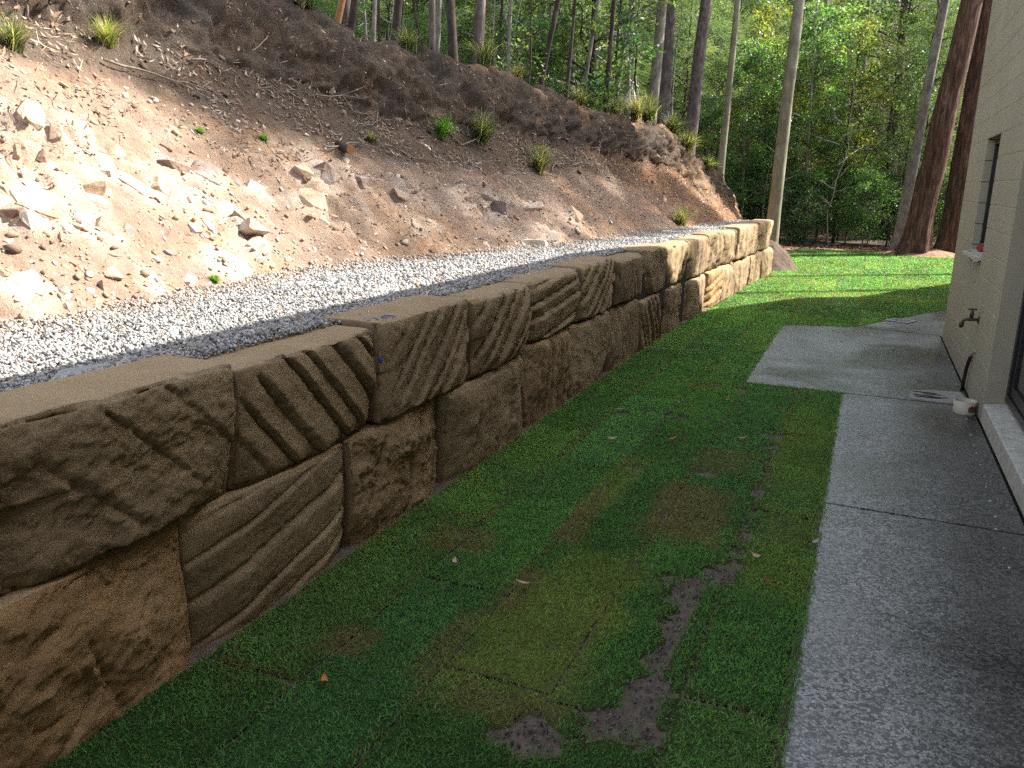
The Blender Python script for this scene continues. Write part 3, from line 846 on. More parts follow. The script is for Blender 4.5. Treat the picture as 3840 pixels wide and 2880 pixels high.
def toe_x(y): return smooth_interp(y, TOE_Y, TOE_X)
def build_gravel():
    g = np.random.default_rng(21)
    acc = Acc()
    for (ya, yb, n, sc, lo_) in ((0.9, 4.6, 50000, 0.6, True), (4.6, 17.4, 44000, 0.82, True)):
        y = ya + (yb - ya) * g.random(n) ** 1.35
        x0 = wall_x(y) - 0.22; x1 = toe_x(y) - 0.10 + 0.16 * fbm(xyz(0 * y, y * 2.2, 0 * y + 4), 4)
        x = x0 + (x1 - x0) * g.random(n)
        keep = (x - x1) > 0.2 * g.random(n) ** 2 - 0.05
        x, y = x[keep], y[keep]; n = len(x)
        z = 0.985 + 0.014 * fbm(xyz(x * 2, y * 2, 0 * x), 3) + 0.02 * g.random(n) + 0.03 * (1 - sm(wall_x(y) - x, 0.3, 0.6))
        z = z + 0.03 * sm(-(x - toe_x(y)), -0.25, 0.15) - 0.012 * sm(wall_x(y) - x, 0.5, 1.2)
        size = g.lognormal(np.log(0.0145), 0.25, n) * sc * (1 + 0.03 * np.clip(y - 6, 0, 12))
        tone = np.clip(g.normal(0.29, 0.11, n), 0.06, 0.6)
        col = tone[:, None] * np.array([1.03, 1.0, 0.95])
        dust = sm(-(x - toe_x(y)), -0.35, 0.1)[:, None] * 0.6
        col = col * (1 - dust) + np.array([0.34, 0.25, 0.18]) * dust * g.uniform(0.6, 1.3, (n, 1))
        o = g.random(n) < 0.04
        col[o] = np.array([0.36, 0.22, 0.11]) * g.uniform(0.5, 1.2, (o.sum(), 1))
        acc.add(*scatter_stones(xyz(x, y, z), size, col, g, low=lo_))
    me = acc.mesh('gravel', M['gravel'])
    tag(add('gravel', me), 'pale crushed stone gravel filling the strip behind the wall', 'gravel', kind='stuff')
    # bed beneath the loose stones
    ys = np.arange(0.2, 17.6, 0.1); us = np.linspace(0, 1, 12)
    Y, U = np.meshgrid(ys, us, indexing='ij')
    X = (wall_x(Y) - 0.2) * (1 - U) + (toe_x(Y) - 0.12) * U
    Z = 0.985 + 0 * X - 0.05 * U
    me = make_mesh('gravel_bed', xyz(X, Y, Z), grid_faces(len(ys), len(us))[:, ::-1], M['gravel'], np.tile([0.19, 0.185, 0.18], (X.size, 1)))
    tag(add('gravel_bed', me), 'packed stone bed under the loose drainage gravel', None, kind='structure')
build_gravel()

# torn strip of grey filter cloth showing beside the near capstones
pts = np.array([(-2.50, 1.70), (-2.47, 1.85), (-2.56, 2.0), (-2.55, 2.15), (-2.5, 2.32), (-2.42, 2.4), (-2.40, 2.2), (-2.41, 2.0), (-2.42, 1.8)])
bm = prism_bm([tuple(p) for p in pts], 1.005, 1.011)
for v in bm.verts: v.co.z += 0.012 * math.sin(v.co.y * 23) + 0.015
tag(add('filter_cloth', bm_mesh('filter_cloth', bm, M['fabric'])), 'torn pale grey geotextile strip between the gravel and the first capstones', 'cloth')

# ------------------------------------------------------------------ rocks on the bank
def rock_mesh(seed, detail):
    g = np.random.default_rng(seed)
    bm = bmesh.new()
    k = 17 if detail else 12
    pts = g.uniform(-1, 1, (k, 3)); pts = np.sign(pts) * np.abs(pts) ** 0.55
    ln_ = np.linalg.norm(pts, axis=1)[:, None]
    pts = pts / np.maximum(ln_, 1e-6) * np.minimum(ln_, 1.15)
    pts *= np.array([0.47, 0.33, 0.2])
    for p in pts: bm.verts.new(p)
    bmesh.ops.convex_hull(bm, input=bm.verts[:])
    bmesh.ops.delete(bm, geom=[v for v in bm.verts if not v.link_faces], context='VERTS')
    if detail:
        bmesh.ops.bevel(bm, geom=bm.edges[:], offset=0.006, segments=1, affect='EDGES')
        bmesh.ops.triangulate(bm, faces=bm.faces[:])
        bmesh.ops.subdivide_edges(bm, edges=[e for e in bm.edges if e.calc_length() > 0.14], cuts=2, use_grid_fill=True)
        V = np.array([v.co[:] for v in bm.verts])
        dd = fbm(V * 7 + seed, 4, 0.6, True) * 0.028
        for v, d in zip(bm.verts, dd): v.co += v.co.normalized() * float(d)
    return bm
ROCKCOL = {'w': (0.66, 0.58, 0.49), 't': (0.50, 0.39, 0.285), 'b': (0.30, 0.215, 0.165), 'g': (0.33, 0.28, 0.25), 'd': (0.15, 0.12, 0.105)}
ROCKNAME = {'w': 'whitish', 't': 'tan', 'b': 'brown', 'g': 'grey', 'd': 'dark'}
def rock_variants(kind, detail, n, s0):
    out = []
    for k in range(n):
        me = bm_mesh('rock', rock_mesh(s0 + k, detail), M['rock'])
        a = me.color_attributes.new('Col', 'FLOAT_COLOR', 'POINT')
        g = np.random.default_rng(s0 + k)
        c = np.ones((len(me.vertices), 4), np.float32); c[:, :3] = np.array(ROCKCOL[kind]) * g.uniform(0.85, 1.12)
        a.data.foreach_set('color', c.ravel())
        out.append(me)
    return out
RV = {(k, d): rock_variants(k, d, 4, 300 + 10 * i + 50 * d) for i, k in enumerate('wtbgd') for d in (0, 1)}
def place_rock(Y, t, w, kind, g, sink=0.45):
    p, n = on_bank(Y, t)
    big = w > 0.15
    me = RV[(kind, 1 if big else 0)][g.integers(4)]
    zax = Vector(n) + Vector(g.normal(size=3)) * (0.12 if big else 0.3)
    q = zax.to_track_quat('Z', 'Y')
    rot = (q.to_matrix() @ Matrix.Rotation(g.uniform(0, 6.28), 3, 'Z')).to_euler()
    s = g.uniform(0.85, 1.15, 3)
    o = add('rock', me, None, tuple(p - n * w * (0.24 * sink)), rot, (w * s[0], w * s[1], w * s[2] * (0.95 if big else 1.0)))
    where = 'low on' if t < 0.12 else 'halfway up' if t < 0.42 else 'high on'
    size = 'broad ' if w > 0.3 else 'medium ' if w > 0.15 else 'small '
    lab = f"{size}{ROCKNAME[kind]} angular rock {where} the cut earth bank"
    tag(o, lab, 'rock', lab.replace('angular rock', 'rocks').replace(' the cut earth bank', ' the bank'))
def build_rocks():
    g = np.random.default_rng(77)
    for (Y, t, w, k) in ROCKS: place_rock(Y, t, w * 1.3 if w > 0.1 else w * 1.15, k, g, 0.5 if w > 0.12 else 0.35)
    big_ = [r for r in ROCKS if r[2] > 0.2 and r[0] < 9]
    for (Y, t, w, k) in big_[:42]:
        for q in range(2):
            a_ = g.uniform(0, 6.28)
            place_rock(Y + math.cos(a_) * w * 0.8, max(0.01, t + math.sin(a_) * w * 0.22), w * g.uniform(0.3, 0.55), k, g, 0.4)
    for i in range(110):
        Y = 2.4 + 8.5 * g.random() ** 1.4
        t = 0.02 + 0.33 * g.random() ** 1.4
        place_rock(Y, t, g.uniform(0.035, 0.085), 'wwwttttb'[g.integers(8)], g)
build_rocks()

def build_rubble():
    g = np.random.default_rng(78)
    acc = Acc()
    for (n, mu, sg, hi, lo_) in ((24000, -4.95, 0.4, 0.014, True), (5200, -4.0, 0.4, 0.05, False)):
        Y = 1.6 + 17 * g.random(n) ** 1.5; t = 0.96 * g.random(n) ** 1.35
        cl = fbm(xyz(Y * 1.6, t * 7, 0 * Y + 6), 3)
        k = (cl > -0.25 + 0.3 * g.random(n) - 0.2) & ~((t > 0.66) & (g.random(n) < 0.75)); Y, t = Y[k], t[k]; n = len(Y)
        p, nm = on_bank_many(Y, t)
        p = p + g.normal(size=p.shape) * np.array([0.01, 0.015, 0.0])
        size = np.clip(g.lognormal(mu, sg, n), 0.004, hi)
        pal = np.array([(0.50, 0.41, 0.32), (0.36, 0.25, 0.16), (0.27, 0.18, 0.12), (0.19, 0.13, 0.095), (0.58, 0.51, 0.43)])
        col = pal[g.choice(5, n, p=[.26, .27, .22, .13, .12])] * g.uniform(0.8, 1.2, (n, 1))
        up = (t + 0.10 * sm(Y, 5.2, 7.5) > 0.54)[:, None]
        col = np.where(up, col * 0.42, col)  # stones above the line darkened to match the painted shade
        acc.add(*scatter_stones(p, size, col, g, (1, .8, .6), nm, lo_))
    V, F, C = np.vstack(acc.V), np.vstack(acc.F), np.vstack(acc.C)
    tag(add('stone_rubble', make_mesh('stone_rubble', V, F, M['pebble'], C)), 'small loose stones and crumbs of soil strewn over the bank', 'rubble', kind='stuff')
    # leaf litter, bark strips and twigs
    n = 21000
    Y = 2.5 + 19 * g.random(n) ** 1.3; t = 0.25 + 0.85 * g.random(n) ** 0.8
    w = fbm(xyz(Y * 1.2, t * 5, 0 * Y + 3), 3)
    k = (w + 0.5 * (t - 0.55) > -0.15 + 0.2 * g.random(n)) & ~((t > 0.68) & (t < 1.02) & (g.random(n) < 0.85)); Y, t = Y[k], t[k]; n = len(Y)
    p, nm = on_bank_many(Y, t)
    d = g.normal(size=(n, 3)); d -= nm * (d * nm).sum(1)[:, None] * 0.8; d /= np.linalg.norm(d, axis=1)[:, None]
    s = np.cross(d, nm); s /= np.linalg.norm(s, axis=1)[:, None] + 1e-9
    L = g.uniform(0.03, 0.09, n); W = g.uniform(0.005, 0.013, n)
    tw = g.random(n) < 0.22
    L[tw] *= 3.0; W[tw] *= 0.35
    c0 = p + nm * g.uniform(0.004, 0.03, n)[:, None]
    V = np.stack([c0 - d * L[:, None] / 2, c0 + s * W[:, None], c0 + d * L[:, None] / 2 + nm * 0.012, c0 - s * W[:, None]], 1).reshape(-1, 3)
    F = np.arange(4 * n).reshape(-1, 4)
    pal = np.array([(0.24, 0.17, 0.12), (0.33, 0.25, 0.18), (0.16, 0.11, 0.08), (0.42, 0.34, 0.26), (0.3, 0.15, 0.08)])
    col = np.repeat(pal[g.choice(5, n, p=[.3, .25, .25, .12, .08])] * g.uniform(0.7, 1.2, (n, 1)), 4, axis=0)
    tag(add('leaf_litter', make_mesh('leaf_litter', V, F, M['litter'], col)), 'dry leaf litter, bark strips and twigs covering the upper bank', 'leaf litter', kind='stuff')
build_rubble()

# ------------------------------------------------------------------ lawn
SOIL = [(-0.90, 2.11, 0.06), (-0.84, 2.21, 0.06), (-0.73, 2.16, 0.06), (-0.66, 2.35, 0.07), (-0.57, 2.34, 0.07), (-0.55, 2.57, 0.08), (-0.53, 2.77, 0.06), (-0.47, 2.30, 0.07), (-0.55, 3.27, 0.08), (-0.53, 3.42, 0.08), (-0.39, 3.69, 0.07), (-0.40, 4.03, 0.06), (-0.41, 3.53, 0.06), (-0.66, 3.41, 0.06), (-0.73, 4.88, 0.09), (-0.41, 4.73, 0.08), (-0.43, 5.93, 0.14), (-1.41, 6.10, 0.07), (-1.11, 6.04, 0.09), (-1.15, 4.81, 0.07), (-1.37, 7.33, 0.13), (-1.10, 7.18, 0.13), (-0.82, 7.15, 0.08), (-1.55, 8.79, 0.13), (-0.40, 5.09, 0.06), (-1.55, 5.95, 0.07), (-0.77, 6.29, 0.07),
        (-0.54, 3.0, 0.07), (-0.5, 2.45, 0.06), (-0.54, 2.9, 0.07), (-0.54, 3.12, 0.07), (-0.46, 3.58, 0.07), (-0.4, 3.85, 0.06), (-0.41, 4.2, 0.05), (-0.42, 4.4, 0.06), (-0.43, 5.3, 0.07), (-0.44, 5.6, 0.09), (-0.8, 2.12, 0.07), (-0.62, 2.28, 0.06), (-0.5, 2.6, 0.07), (-1.25, 6.07, 0.06), (-0.95, 6.1, 0.05), (-0.9, 8.9, 0.08), (-1.0, 12.8, 0.09), (-0.2, 13.2, 0.1), (0.9, 16.3, 0.12), (-1.5, 15.4, 0.14)]
def soil_mask(x, y):
    n = fbm(xyz(x * 6, y * 6, 0 * x + 2), 3)
    wx = x + 0.05 * n
    wy = y + 0.07 * fbm(xyz(x * 5, y * 5, 0 * x + 9), 3)
    m = np.zeros_like(x)
    for (sx, sy, r) in SOIL:
        m = m + np.exp(-(((wx - sx) / (r * 0.95)) ** 2 + ((wy - sy) / (r * 1.25)) ** 2))
    # thin bare line along the foot of the wall
    foot = x - np.interp(y, [-5, 9, 18], [-2.1, -2.1, -1.76])
    m = m + 0.8 * (1 - sm(foot, 0.0, 0.06))
    hf = fbm(xyz(x * 17, y * 17, 0 * x + 4), 4, 0.65)
    m = m * 0.7
    return np.clip(m + (0.3 * n + 0.75 * hf) * (m > 0.12), 0, 1.3)
def in_path(x, y, g=0.0):
    a = (x > -0.06 - g) & (y < 7.47)
    b = (x > -0.87 - g) & (y > 7.45 - g) & (y < 10.96 + 0.33 * (x + 0.88) + g)
    c = (y >= 10.9) & ((x + 0.03) - (y - 11.25) * 0.5 > -g) & (x > -0.03 - g)
    return a | b | c
ROLLS = []
# turf that has yellowed or browned: x, y, half width, half length, yellow or brown, amount
TONES = [(-1.0, 2.72, 0.26, 0.52, 'y', 0.85), (-0.95, 3.2, 0.2, 0.35, 'y', 0.5), (-0.71, 4.2, 0.2, 0.42, 'b', 0.8), (-1.21, 3.96, 0.07, 0.4, 'b', 0.7), (-1.65, 3.36, 0.16, 0.14, 'b', 0.6), (-0.69, 5.14, 0.18, 0.25, 'b', 0.5),
         (-0.2, 4.0, 0.14, 0.6, 'y', 0.55), (-1.64, 2.36, 0.1, 0.1, 'b', 0.7), (-1.20, 3.02, 0.06, 0.2, 'b', 0.6), (-1.2, 4.5, 0.1, 0.5, 'y', 0.5), (-0.25, 5.6, 0.2, 0.9, 'y', 0.45), (-0.95, 2.25, 0.2, 0.08, 'b', 0.5), (-1.3, 2.5, 0.05, 0.25, 'b', 0.5),
         (0.3, 14.6, 1.0, 0.5, 'y', 0.5), (-0.6, 13.6, 0.8, 0.3, 'b', 0.35), (1.4, 17.2, 0.7, 0.5, 'y', 0.45), (-1.0, 16.2, 0.6, 0.5, 'y', 0.35)]
def tone_shift(x, y, col, scale=1.0):
    nz = fbm(xyz(x * 4, y * 4, 0 * x + 6), 3)
    for (cx, cy, hx, hy, kd, am) in TONES:
        d = np.maximum(np.abs(x - cx) / hx, np.abs(y - cy) / hy) + 0.4 * nz
        f = (am * (1 - sm(d, 0.7, 1.25)))[:, None]
        tgt = np.array([0.25, 0.31, 0.085] if kd == 'y' else [0.25, 0.20, 0.09]) * scale
        col = col * (1 - f) + tgt * f
    return col
def roll_tone(x, y, g):
    return None
def build_lawn():
    g = np.random.default_rng(31)
    xs = np.arange(-2.35, 9.01, 0.09); ys = np.arange(-2, 27.3, 0.11)
    X, Y = np.meshgrid(xs, ys, indexing='ij')
    xr, yr = X.ravel(), Y.ravel()
    P = xyz(X, Y, 0 * X)
    Z = -0.012 + 0.010 * fbm(P * 1.5, 4) + 0.006 * fbm(P * 7, 3) - 0.09 * sm(yr, 25.8, 27.2)
    wallx = np.interp(yr, [-5, 9, 18], [-2.1, -2.1, -1.76])
    pathd = in_path(xr, yr, -0.04)
    Z = np.where(pathd, -0.06, Z)
    n = fbm(P * 4, 4)
    c = np.array([0.14, 0.108, 0.084])[None] * (1 + 0.45 * n[:, None])
    edge = sm(yr + 0.8 * fbm(P * 0.7 + 3, 2), 24.3, 25.2)[:, None]
    c = c * (1 - edge) + np.array([0.30, 0.19, 0.125]) * edge
    soil = add('lawn', make_mesh('lawn_soil', xyz(xr, yr, Z), grid_faces(len(xs), len(ys)), M['soil'], c, True))
    tag(soil, 'new lawn of laid turf rolls with bare soil showing in the seams', None, kind='structure')
    # rolls of turf laid along the wall
    green = np.array([0.042, 0.082, 0.024]); yel = np.array([0.088, 0.098, 0.032]); brn = np.array([0.1, 0.082, 0.036]); blue = np.array([0.036, 0.078, 0.032])
    col = 0
    for k in range(12):
        x0 = -2.06 + 0.413 * k
        x1 = x0 + 0.405
        y = 0.3 - g.uniform(0, 1.7)
        while y < 25.0:
            y1 = y + g.uniform(1.5, 1.9)
            if y1 > 25.4: y1 = 25.4
            cx, cy = (x0 + x1) / 2, (y + y1) / 2
            if in_path(np.array([cx]), np.array([cy]), 0.1)[0] and in_path(np.array([x0]), np.array([y1]), 0)[0]:
                y = y1; continue
            tone = g.random()
            base = (green if tone < 0.6 else green * 0.6 + blue * 0.4 if tone < 0.8 else green * 0.8 + yel * 0.2) * g.uniform(0.82, 1.16)
            ROLLS.append((x0, x1, y, y1, base))
            step = 0.035 if y < 7 else 0.07
            nx, ny = int(0.41 / step) + 2, int((y1 - y) / step) + 2
            U, W = np.meshgrid(np.linspace(0, 1, nx), np.linspace(0, 1, ny), indexing='ij')
            U, W = U.ravel(), W.ravel()
            px = x0 + (x1 - x0) * U; py = y + 0.012 + (y1 - y - 0.024) * W
            jit = 0.018 * fbm(xyz(px * 5, py * 5, 0 * px + k), 3)
            px = px + jit * (np.abs(U - 0.5) * 2) ** 3; py = py + jit * (np.abs(W - 0.5) * 2) ** 3
            e = np.minimum(np.minimum(U, 1 - U) * 0.41, np.minimum(W, 1 - W) * (y1 - y))
            m = soil_mask(px, py)
            pz = 0.006 + 0.010 * fbm(xyz(px * 1.5, py * 1.5, 0 * px), 4) + 0.008 * fbm(xyz(px * 5, py * 5, 0 * px), 3)
            pz = pz - 0.009 * (1 - sm(e, 0.0, 0.022)) * sm(fbm(xyz(px * 3, py * 3, 0 * px + 14), 2), -0.1, 0.35) - 0.004 * (1 - sm(e, 0.0, 0.02)) - 0.045 * sm(m, 0.3, 0.8)
            pz = np.where(in_path(px, py, 0.02), -0.05, pz)
            nn = fbm(xyz(px * 3, py * 3, 0 * px + 5), 3)
            cc = tone_shift(px, py, np.tile(base, (len(px), 1)), 0.6) * (1 + 0.4 * nn[:, None])
            cc = cc * (1 - 0.5 * sm(m, 0.1, 0.4)[:, None]) + brn * 0.5 * sm(m, 0.1, 0.4)[:, None]
            me = make_mesh('turf_roll', xyz(px, py, pz), grid_faces(nx, ny), M['turf'], cc, True)
            add('turf_roll', me, soil)
            y = y1
    return soil
LAWN = build_lawn()

def build_grass():
    g = np.random.default_rng(41)
    zones = [(0.9, 4.0, -2.06, 0.0, 19000), (4.0, 7.5, -2.06, 0.0, 10500), (7.5, 12, -2.06, 0.4, 5200), (12, 18, -2.0, 3.2, 1900), (18, 25.6, -2.4, 4.0, 1000)]
    Vs, Cs, nb = [], [], 0
    for (ya, yb, xa, xb, dens) in zones:
        n = int((yb - ya) * (xb - xa) * dens)
        x = g.uniform(xa, xb, n); y = g.uniform(ya, yb, n)
        k = ~in_path(x, y, -0.012)
        k &= x > np.interp(y, [-5, 9, 18, 19, 22, 26], [-2.08, -2.08, -1.72, -1.9, -1.9, -3]) + 0.02
        x, y = x[k], y[k]
        m = soil_mask(x, y)
        k = m < g.uniform(0.08, 0.8, len(x))
        x, y = x[k], y[k]
        ey = 25.0 + 0.35 * fbm(xyz(x * 1.3, 0 * x, 0 * x), 3) - 1.4 * sm(-x, 0.6, 1.8)
        k = y < ey; x, y = x[k], y[k]
        n = len(x)
        col = np.tile(np.array([0.042, 0.075, 0.024]), (n, 1)); edge = np.zeros(n)
        for (x0, x1, y0, y1, base) in ROLLS:
            s = (x >= x0) & (x < x1) & (y >= y0) & (y < y1)
            col[s] = base
            e = np.minimum(np.minimum(x[s] - x0, x1 - x[s]), np.minimum(y[s] - y0, y1 - y[s]))
            edge[s] = 1 - sm(e, 0.0, 0.035)
        k = g.random(n) > edge * (0.35 + 0.6 * sm(fbm(xyz(x * 3, y * 3, 0 * x + 14), 2), -0.1, 0.35))
        x, y, col, edge = x[k], y[k], col[k], edge[k]; n = len(x)
        patch = fbm(xyz(x * 2.2, y * 2.2, 0 * x + 8), 4)
        fine = fbm(xyz(x * 12, y * 12, 0 * x + 1), 2)
        col = col * 3.4 * np.array([0.92, 1.02, 1.0])
        col = tone_shift(x, y, col)
        col = col * (1 + 0.35 * patch + 0.22 * fine)[:, None] * g.uniform(0.65, 1.35, (n, 1))
        dry = sm(patch + 0.6 * edge, 0.22, 0.6)[:, None] * 0.6
        dry = np.maximum(dry, (g.random(n) < 0.06)[:, None] * 0.9)
        col = col * (1 - dry) + np.array([0.26, 0.205, 0.09]) * g.uniform(0.6, 1.2, (n, 1)) * dry
        dist = np.hypot(x, y)
        L = g.uniform(0.012, 0.031, n) * (1 + 0.25 * patch)
        w = 0.0011 + 0.00050 * dist
        th = g.uniform(0, 6.283, n); lean = g.uniform(0.2, 1.0, n)
        d = np.stack([np.cos(th) * lean, np.sin(th) * lean, np.ones(n) * 0.8], 1); d /= np.linalg.norm(d, axis=1)[:, None]
        ph = g.uniform(0, 6.283, n)
        s = np.stack([np.cos(ph), np.sin(ph), 0 * ph], 1)
        z = 0.002 + 0.010 * fbm(xyz(x * 1.5, y * 1.5, 0 * x), 4) + 0.008 * fbm(xyz(x * 5, y * 5, 0 * x), 3)
        p = np.stack([x, y, z], 1)
        mid = p + d * (L * 0.55)[:, None]
        tip = p + d * L[:, None] + np.stack([np.cos(th), np.sin(th), 0 * th - 0.4], 1) * (L * 0.25 * lean)[:, None]
        Vs.append(np.stack([p - s * w[:, None] * 0.4, mid - s * w[:, None], tip, mid + s * w[:, None]], 1).reshape(-1, 3))
        Cs.append(np.repeat(col, 4, axis=0)); nb += n
    V = np.vstack(Vs); C = np.clip(np.vstack(Cs), 0.005, 0.6)
    F = np.arange(4 * nb).reshape(-1, 4)
    tag(add('grass', make_mesh('grass', V, F, M['grass'], C)), 'short green couch grass of the newly laid lawn', 'grass', kind='stuff')
build_grass()

# small bits of gravel spilled on the bare soil
g_ = np.random.default_rng(43)
pp = []
for (sx, sy, r) in SOIL:
    k = int(70 if sy < 7 else 16)
    q = g_.normal(size=(k, 2)) * r * 0.8 + np.array([sx, sy]); pp.append(q)
pp = np.vstack(pp); pp = pp[~in_path(pp[:, 0], pp[:, 1], 0.02) & (pp[:, 0] > -2.0)]
foot = np.stack([-2.02 + 0.05 * np.abs(g_.normal(size=260)), g_.uniform(1.3, 11, 260)], 1)
pp = np.vstack([pp, foot])
tone = g_.choice([0.07, 0.11, 0.16, 0.35], len(pp), p=[.3, .4, .28, .02])
V, F, C = scatter_stones(np.column_stack([pp, np.full(len(pp), -0.004)]), g_.lognormal(np.log(0.0038), 0.4, len(pp)), tone[:, None] * np.array([1.05, .9, .78]), g_, low=True)
tag(add('soil_grit', make_mesh('soil_grit', V, F, M['pebble'], C)), 'grit and crumbs scattered on the bare soil seams', 'grit', kind='stuff')

# ------------------------------------------------------------------ concrete path
path = add('path', bm_mesh('path_bed', prism_bm([(-0.04, -3), (0.95, -3), (0.95, 11.0), (3.2, 15.5), (2.3, 15.9), (-0.02, 11.2), (-0.84, 10.93), (-0.84, 7.49), (-0.04, 7.49)], -0.12, -0.018), M['joint']))
tag(path, 'grey exposed aggregate concrete path beside the house', None, kind='structure')
def slab(poly):
    add('concrete_slab', bm_mesh('concrete_slab', prism_bm(poly, -0.10, 0.006, 0.006), M['concrete']), path)
slab([(-0.06, -3), (0.935, -3), (0.935, 1.2), (-0.06, 1.2)])
slab([(-0.06, 1.212), (0.935, 1.212), (0.935, 4.668), (-0.06, 4.685)])
slab([(-0.06, 4.697), (0.935, 4.680), (0.935, 7.470), (-0.06, 7.455)])
slab([(-0.865, 7.458), (-0.05, 7.467), (0.935, 7.482), (0.935, 11.09), (-0.03, 11.235), (-0.885, 10.96)])
slab([(-0.025, 11.249), (0.935, 11.104), (0.97, 11.0), (3.1, 15.2), (2.2, 15.71)])

# ------------------------------------------------------------------ house
house = empty('house', (0.95, 8, 0))
tag(house, 'cream painted blockwork house with a black framed door along the path', 'house')
HO = Vector((0.95, 8, 0))
def hpart(name, bm, mat, parent=None, smooth=False):
    me = bm_mesh(name, bm, mat, smooth)
    for v in me.vertices: v.co -= HO
    return add(name, me, parent or house)
WIN = (8.45, 9.42, 1.15, 2.2)
EAVE = 5.2
def build_blocks():
    cache = {}
    wall_part = hpart('wall', core_bm(), M['paintwall'])
    y0, y1 = 7.0, 10.95
    z = 0.0; row = 0
    while z < 3.75:
        y = y0 - (0.2 if row % 2 else 0.0)
        while y < y1:
            a, b = max(y, y0), min(y + 0.4, y1)
            y += 0.4
            if b - a < 0.03: continue
            segs = [(a, b)]
            if z + 0.2 > WIN[2] + 0.01 and z < WIN[3] - 0.01:
                segs = []
                if a < WIN[0]: segs.append((a, min(b, WIN[0])))
                if b > WIN[1]: segs.append((max(a, WIN[1]), b))
            for (p, q) in segs:
                if q - p < 0.03: continue
                key = round(q - p, 2)
                if key not in cache:
                    cache[key] = bm_mesh('block', box_bm(0.0, 0.13, 0.0025, q - p - 0.0025, 0.0025, 0.1975, 0.005), M['paintwall'])
                add('block', cache[key], wall_part, (0.95 - HO.x, p - HO.y, z - HO.z))
        z += 0.2; row += 1
    return wall_part
def core_bm():
    bm = bmesh.new()
    def b(*a): box_bm(*a, bm=bm)
    b(0.9525, 1.2, 7.002, WIN[0] - 0.03, 0, 3.79); b(0.9525, 1.2, WIN[1] + 0.03, 10.948, 0, 3.79)
    b(0.9525, 1.2, WIN[0] - 0.03, WIN[1] + 0.03, 0, WIN[2] - 0.045); b(0.9525, 1.2, WIN[0] - 0.03, WIN[1] + 0.03, WIN[3] + 0.002, 3.79)
    return bm
WALLP = build_blocks()
hpart('upper_wall', box_bm(0.951, 1.2, 7.0, 10.95, 3.802, EAVE - 0.005), M['paintwall'])
hpart('side_wall', box_bm(0.951, 1.2, -7, 4.2, 0.0, EAVE - 0.005), M['paintwall'])
hpart('door_head_wall', box_bm(0.951, 1.2, 4.202, 6.998, 2.25, EAVE - 0.005), M['paintwall'])
hpart('rear_wall', prism_bm([(1.203, -7), (1.203, 10.95), (0.97, 10.952), (6.6, 22.1), (11, 22.1), (11, -7)], 0, EAVE - 0.006), M['paintwall'])
d = Vector((0.4505, 0.8928)); nrm = Vector((0.8928, -0.4505)); c0 = Vector((0.85, 11.05))
pa, pb = c0 + d * 3.6 + nrm * 0.1, c0 + d * 8.1 + nrm * 0.1
hpart('shadow_roof_box', prism_bm([tuple(pa), tuple(pb), tuple(pb + nrm * 3.5), tuple(pa + nrm * 3.5)], EAVE + 0.125, 6.55), M['paintwall'])  # unseen box added on the roof, shaped to cast a bump of shadow
pe = c0 + d * 12.6
hpart('roof', prism_bm([(0.85, -7.3), (0.85, 11.05), tuple(pe), (11.3, 22.5), (11.3, -7.3)], EAVE, EAVE + 0.12), M['roof'])
# window
win = hpart('window', box_bm(1.06, 1.11, WIN[0] - 0.02, WIN[1] + 0.02, WIN[2] - 0.02, WIN[3] + 0.001), M['black_metal'])
hpart('pane', box_bm(1.045, 1.06, WIN[0] + 0.06, WIN[1] - 0.06, WIN[2] + 0.06, WIN[3] - 0.06), M['glass'], win)
bm = bmesh.new()
for a in [(1.022, 1.0595, WIN[0], WIN[0] + 0.05, WIN[2], WIN[3]), (1.022, 1.0595, WIN[1] - 0.05, WIN[1], WIN[2], WIN[3]), (1.022, 1.0595, WIN[0] + 0.0505, WIN[1] - 0.0505, WIN[3] - 0.05, WIN[3]), (1.022, 1.0595, WIN[0] + 0.0505, WIN[1] - 0.0505, WIN[2], WIN[2] + 0.05)]:
    box_bm(*a, bm=bm)
hpart('frame', bm, M['black_metal'], win)
bm = box_bm(0.885, 1.021, WIN[0] + 0.004, WIN[1] - 0.004, WIN[2] - 0.04, WIN[2] + 0.006, 0.006)
bmesh.ops.subdivide_edges(bm, edges=[e for e in bm.edges if e.calc_length() > 0.12], cuts=8, use_grid_fill=True)
for v in bm.verts:
    if v.co.x < 0.93: v.co.x += 0.018 * math.sin(v.co.y * 37) + 0.012 * math.sin(v.co.y * 91) + 0.02; v.co.z -= 0.012
hpart('sill', bm, M['sill'], win)
# drip of mortar below the sill
for (ya, w, h) in [(9.30, 0.10, 0.16), (9.12, 0.05, 0.30), (8.95, 0.12, 0.10), (8.7, 0.06, 0.2)]:
    bm = box_bm(0.938, 0.953, ya - w / 2, ya + w / 2, WIN[2] - 0.045 - h, WIN[2] - 0.047, 0.006, 2)
    for v in bm.verts: v.co.y += 0.02 * math.sin(v.co.z * 31)
    hpart('mortar_drip', bm, M['paintwall'], win)
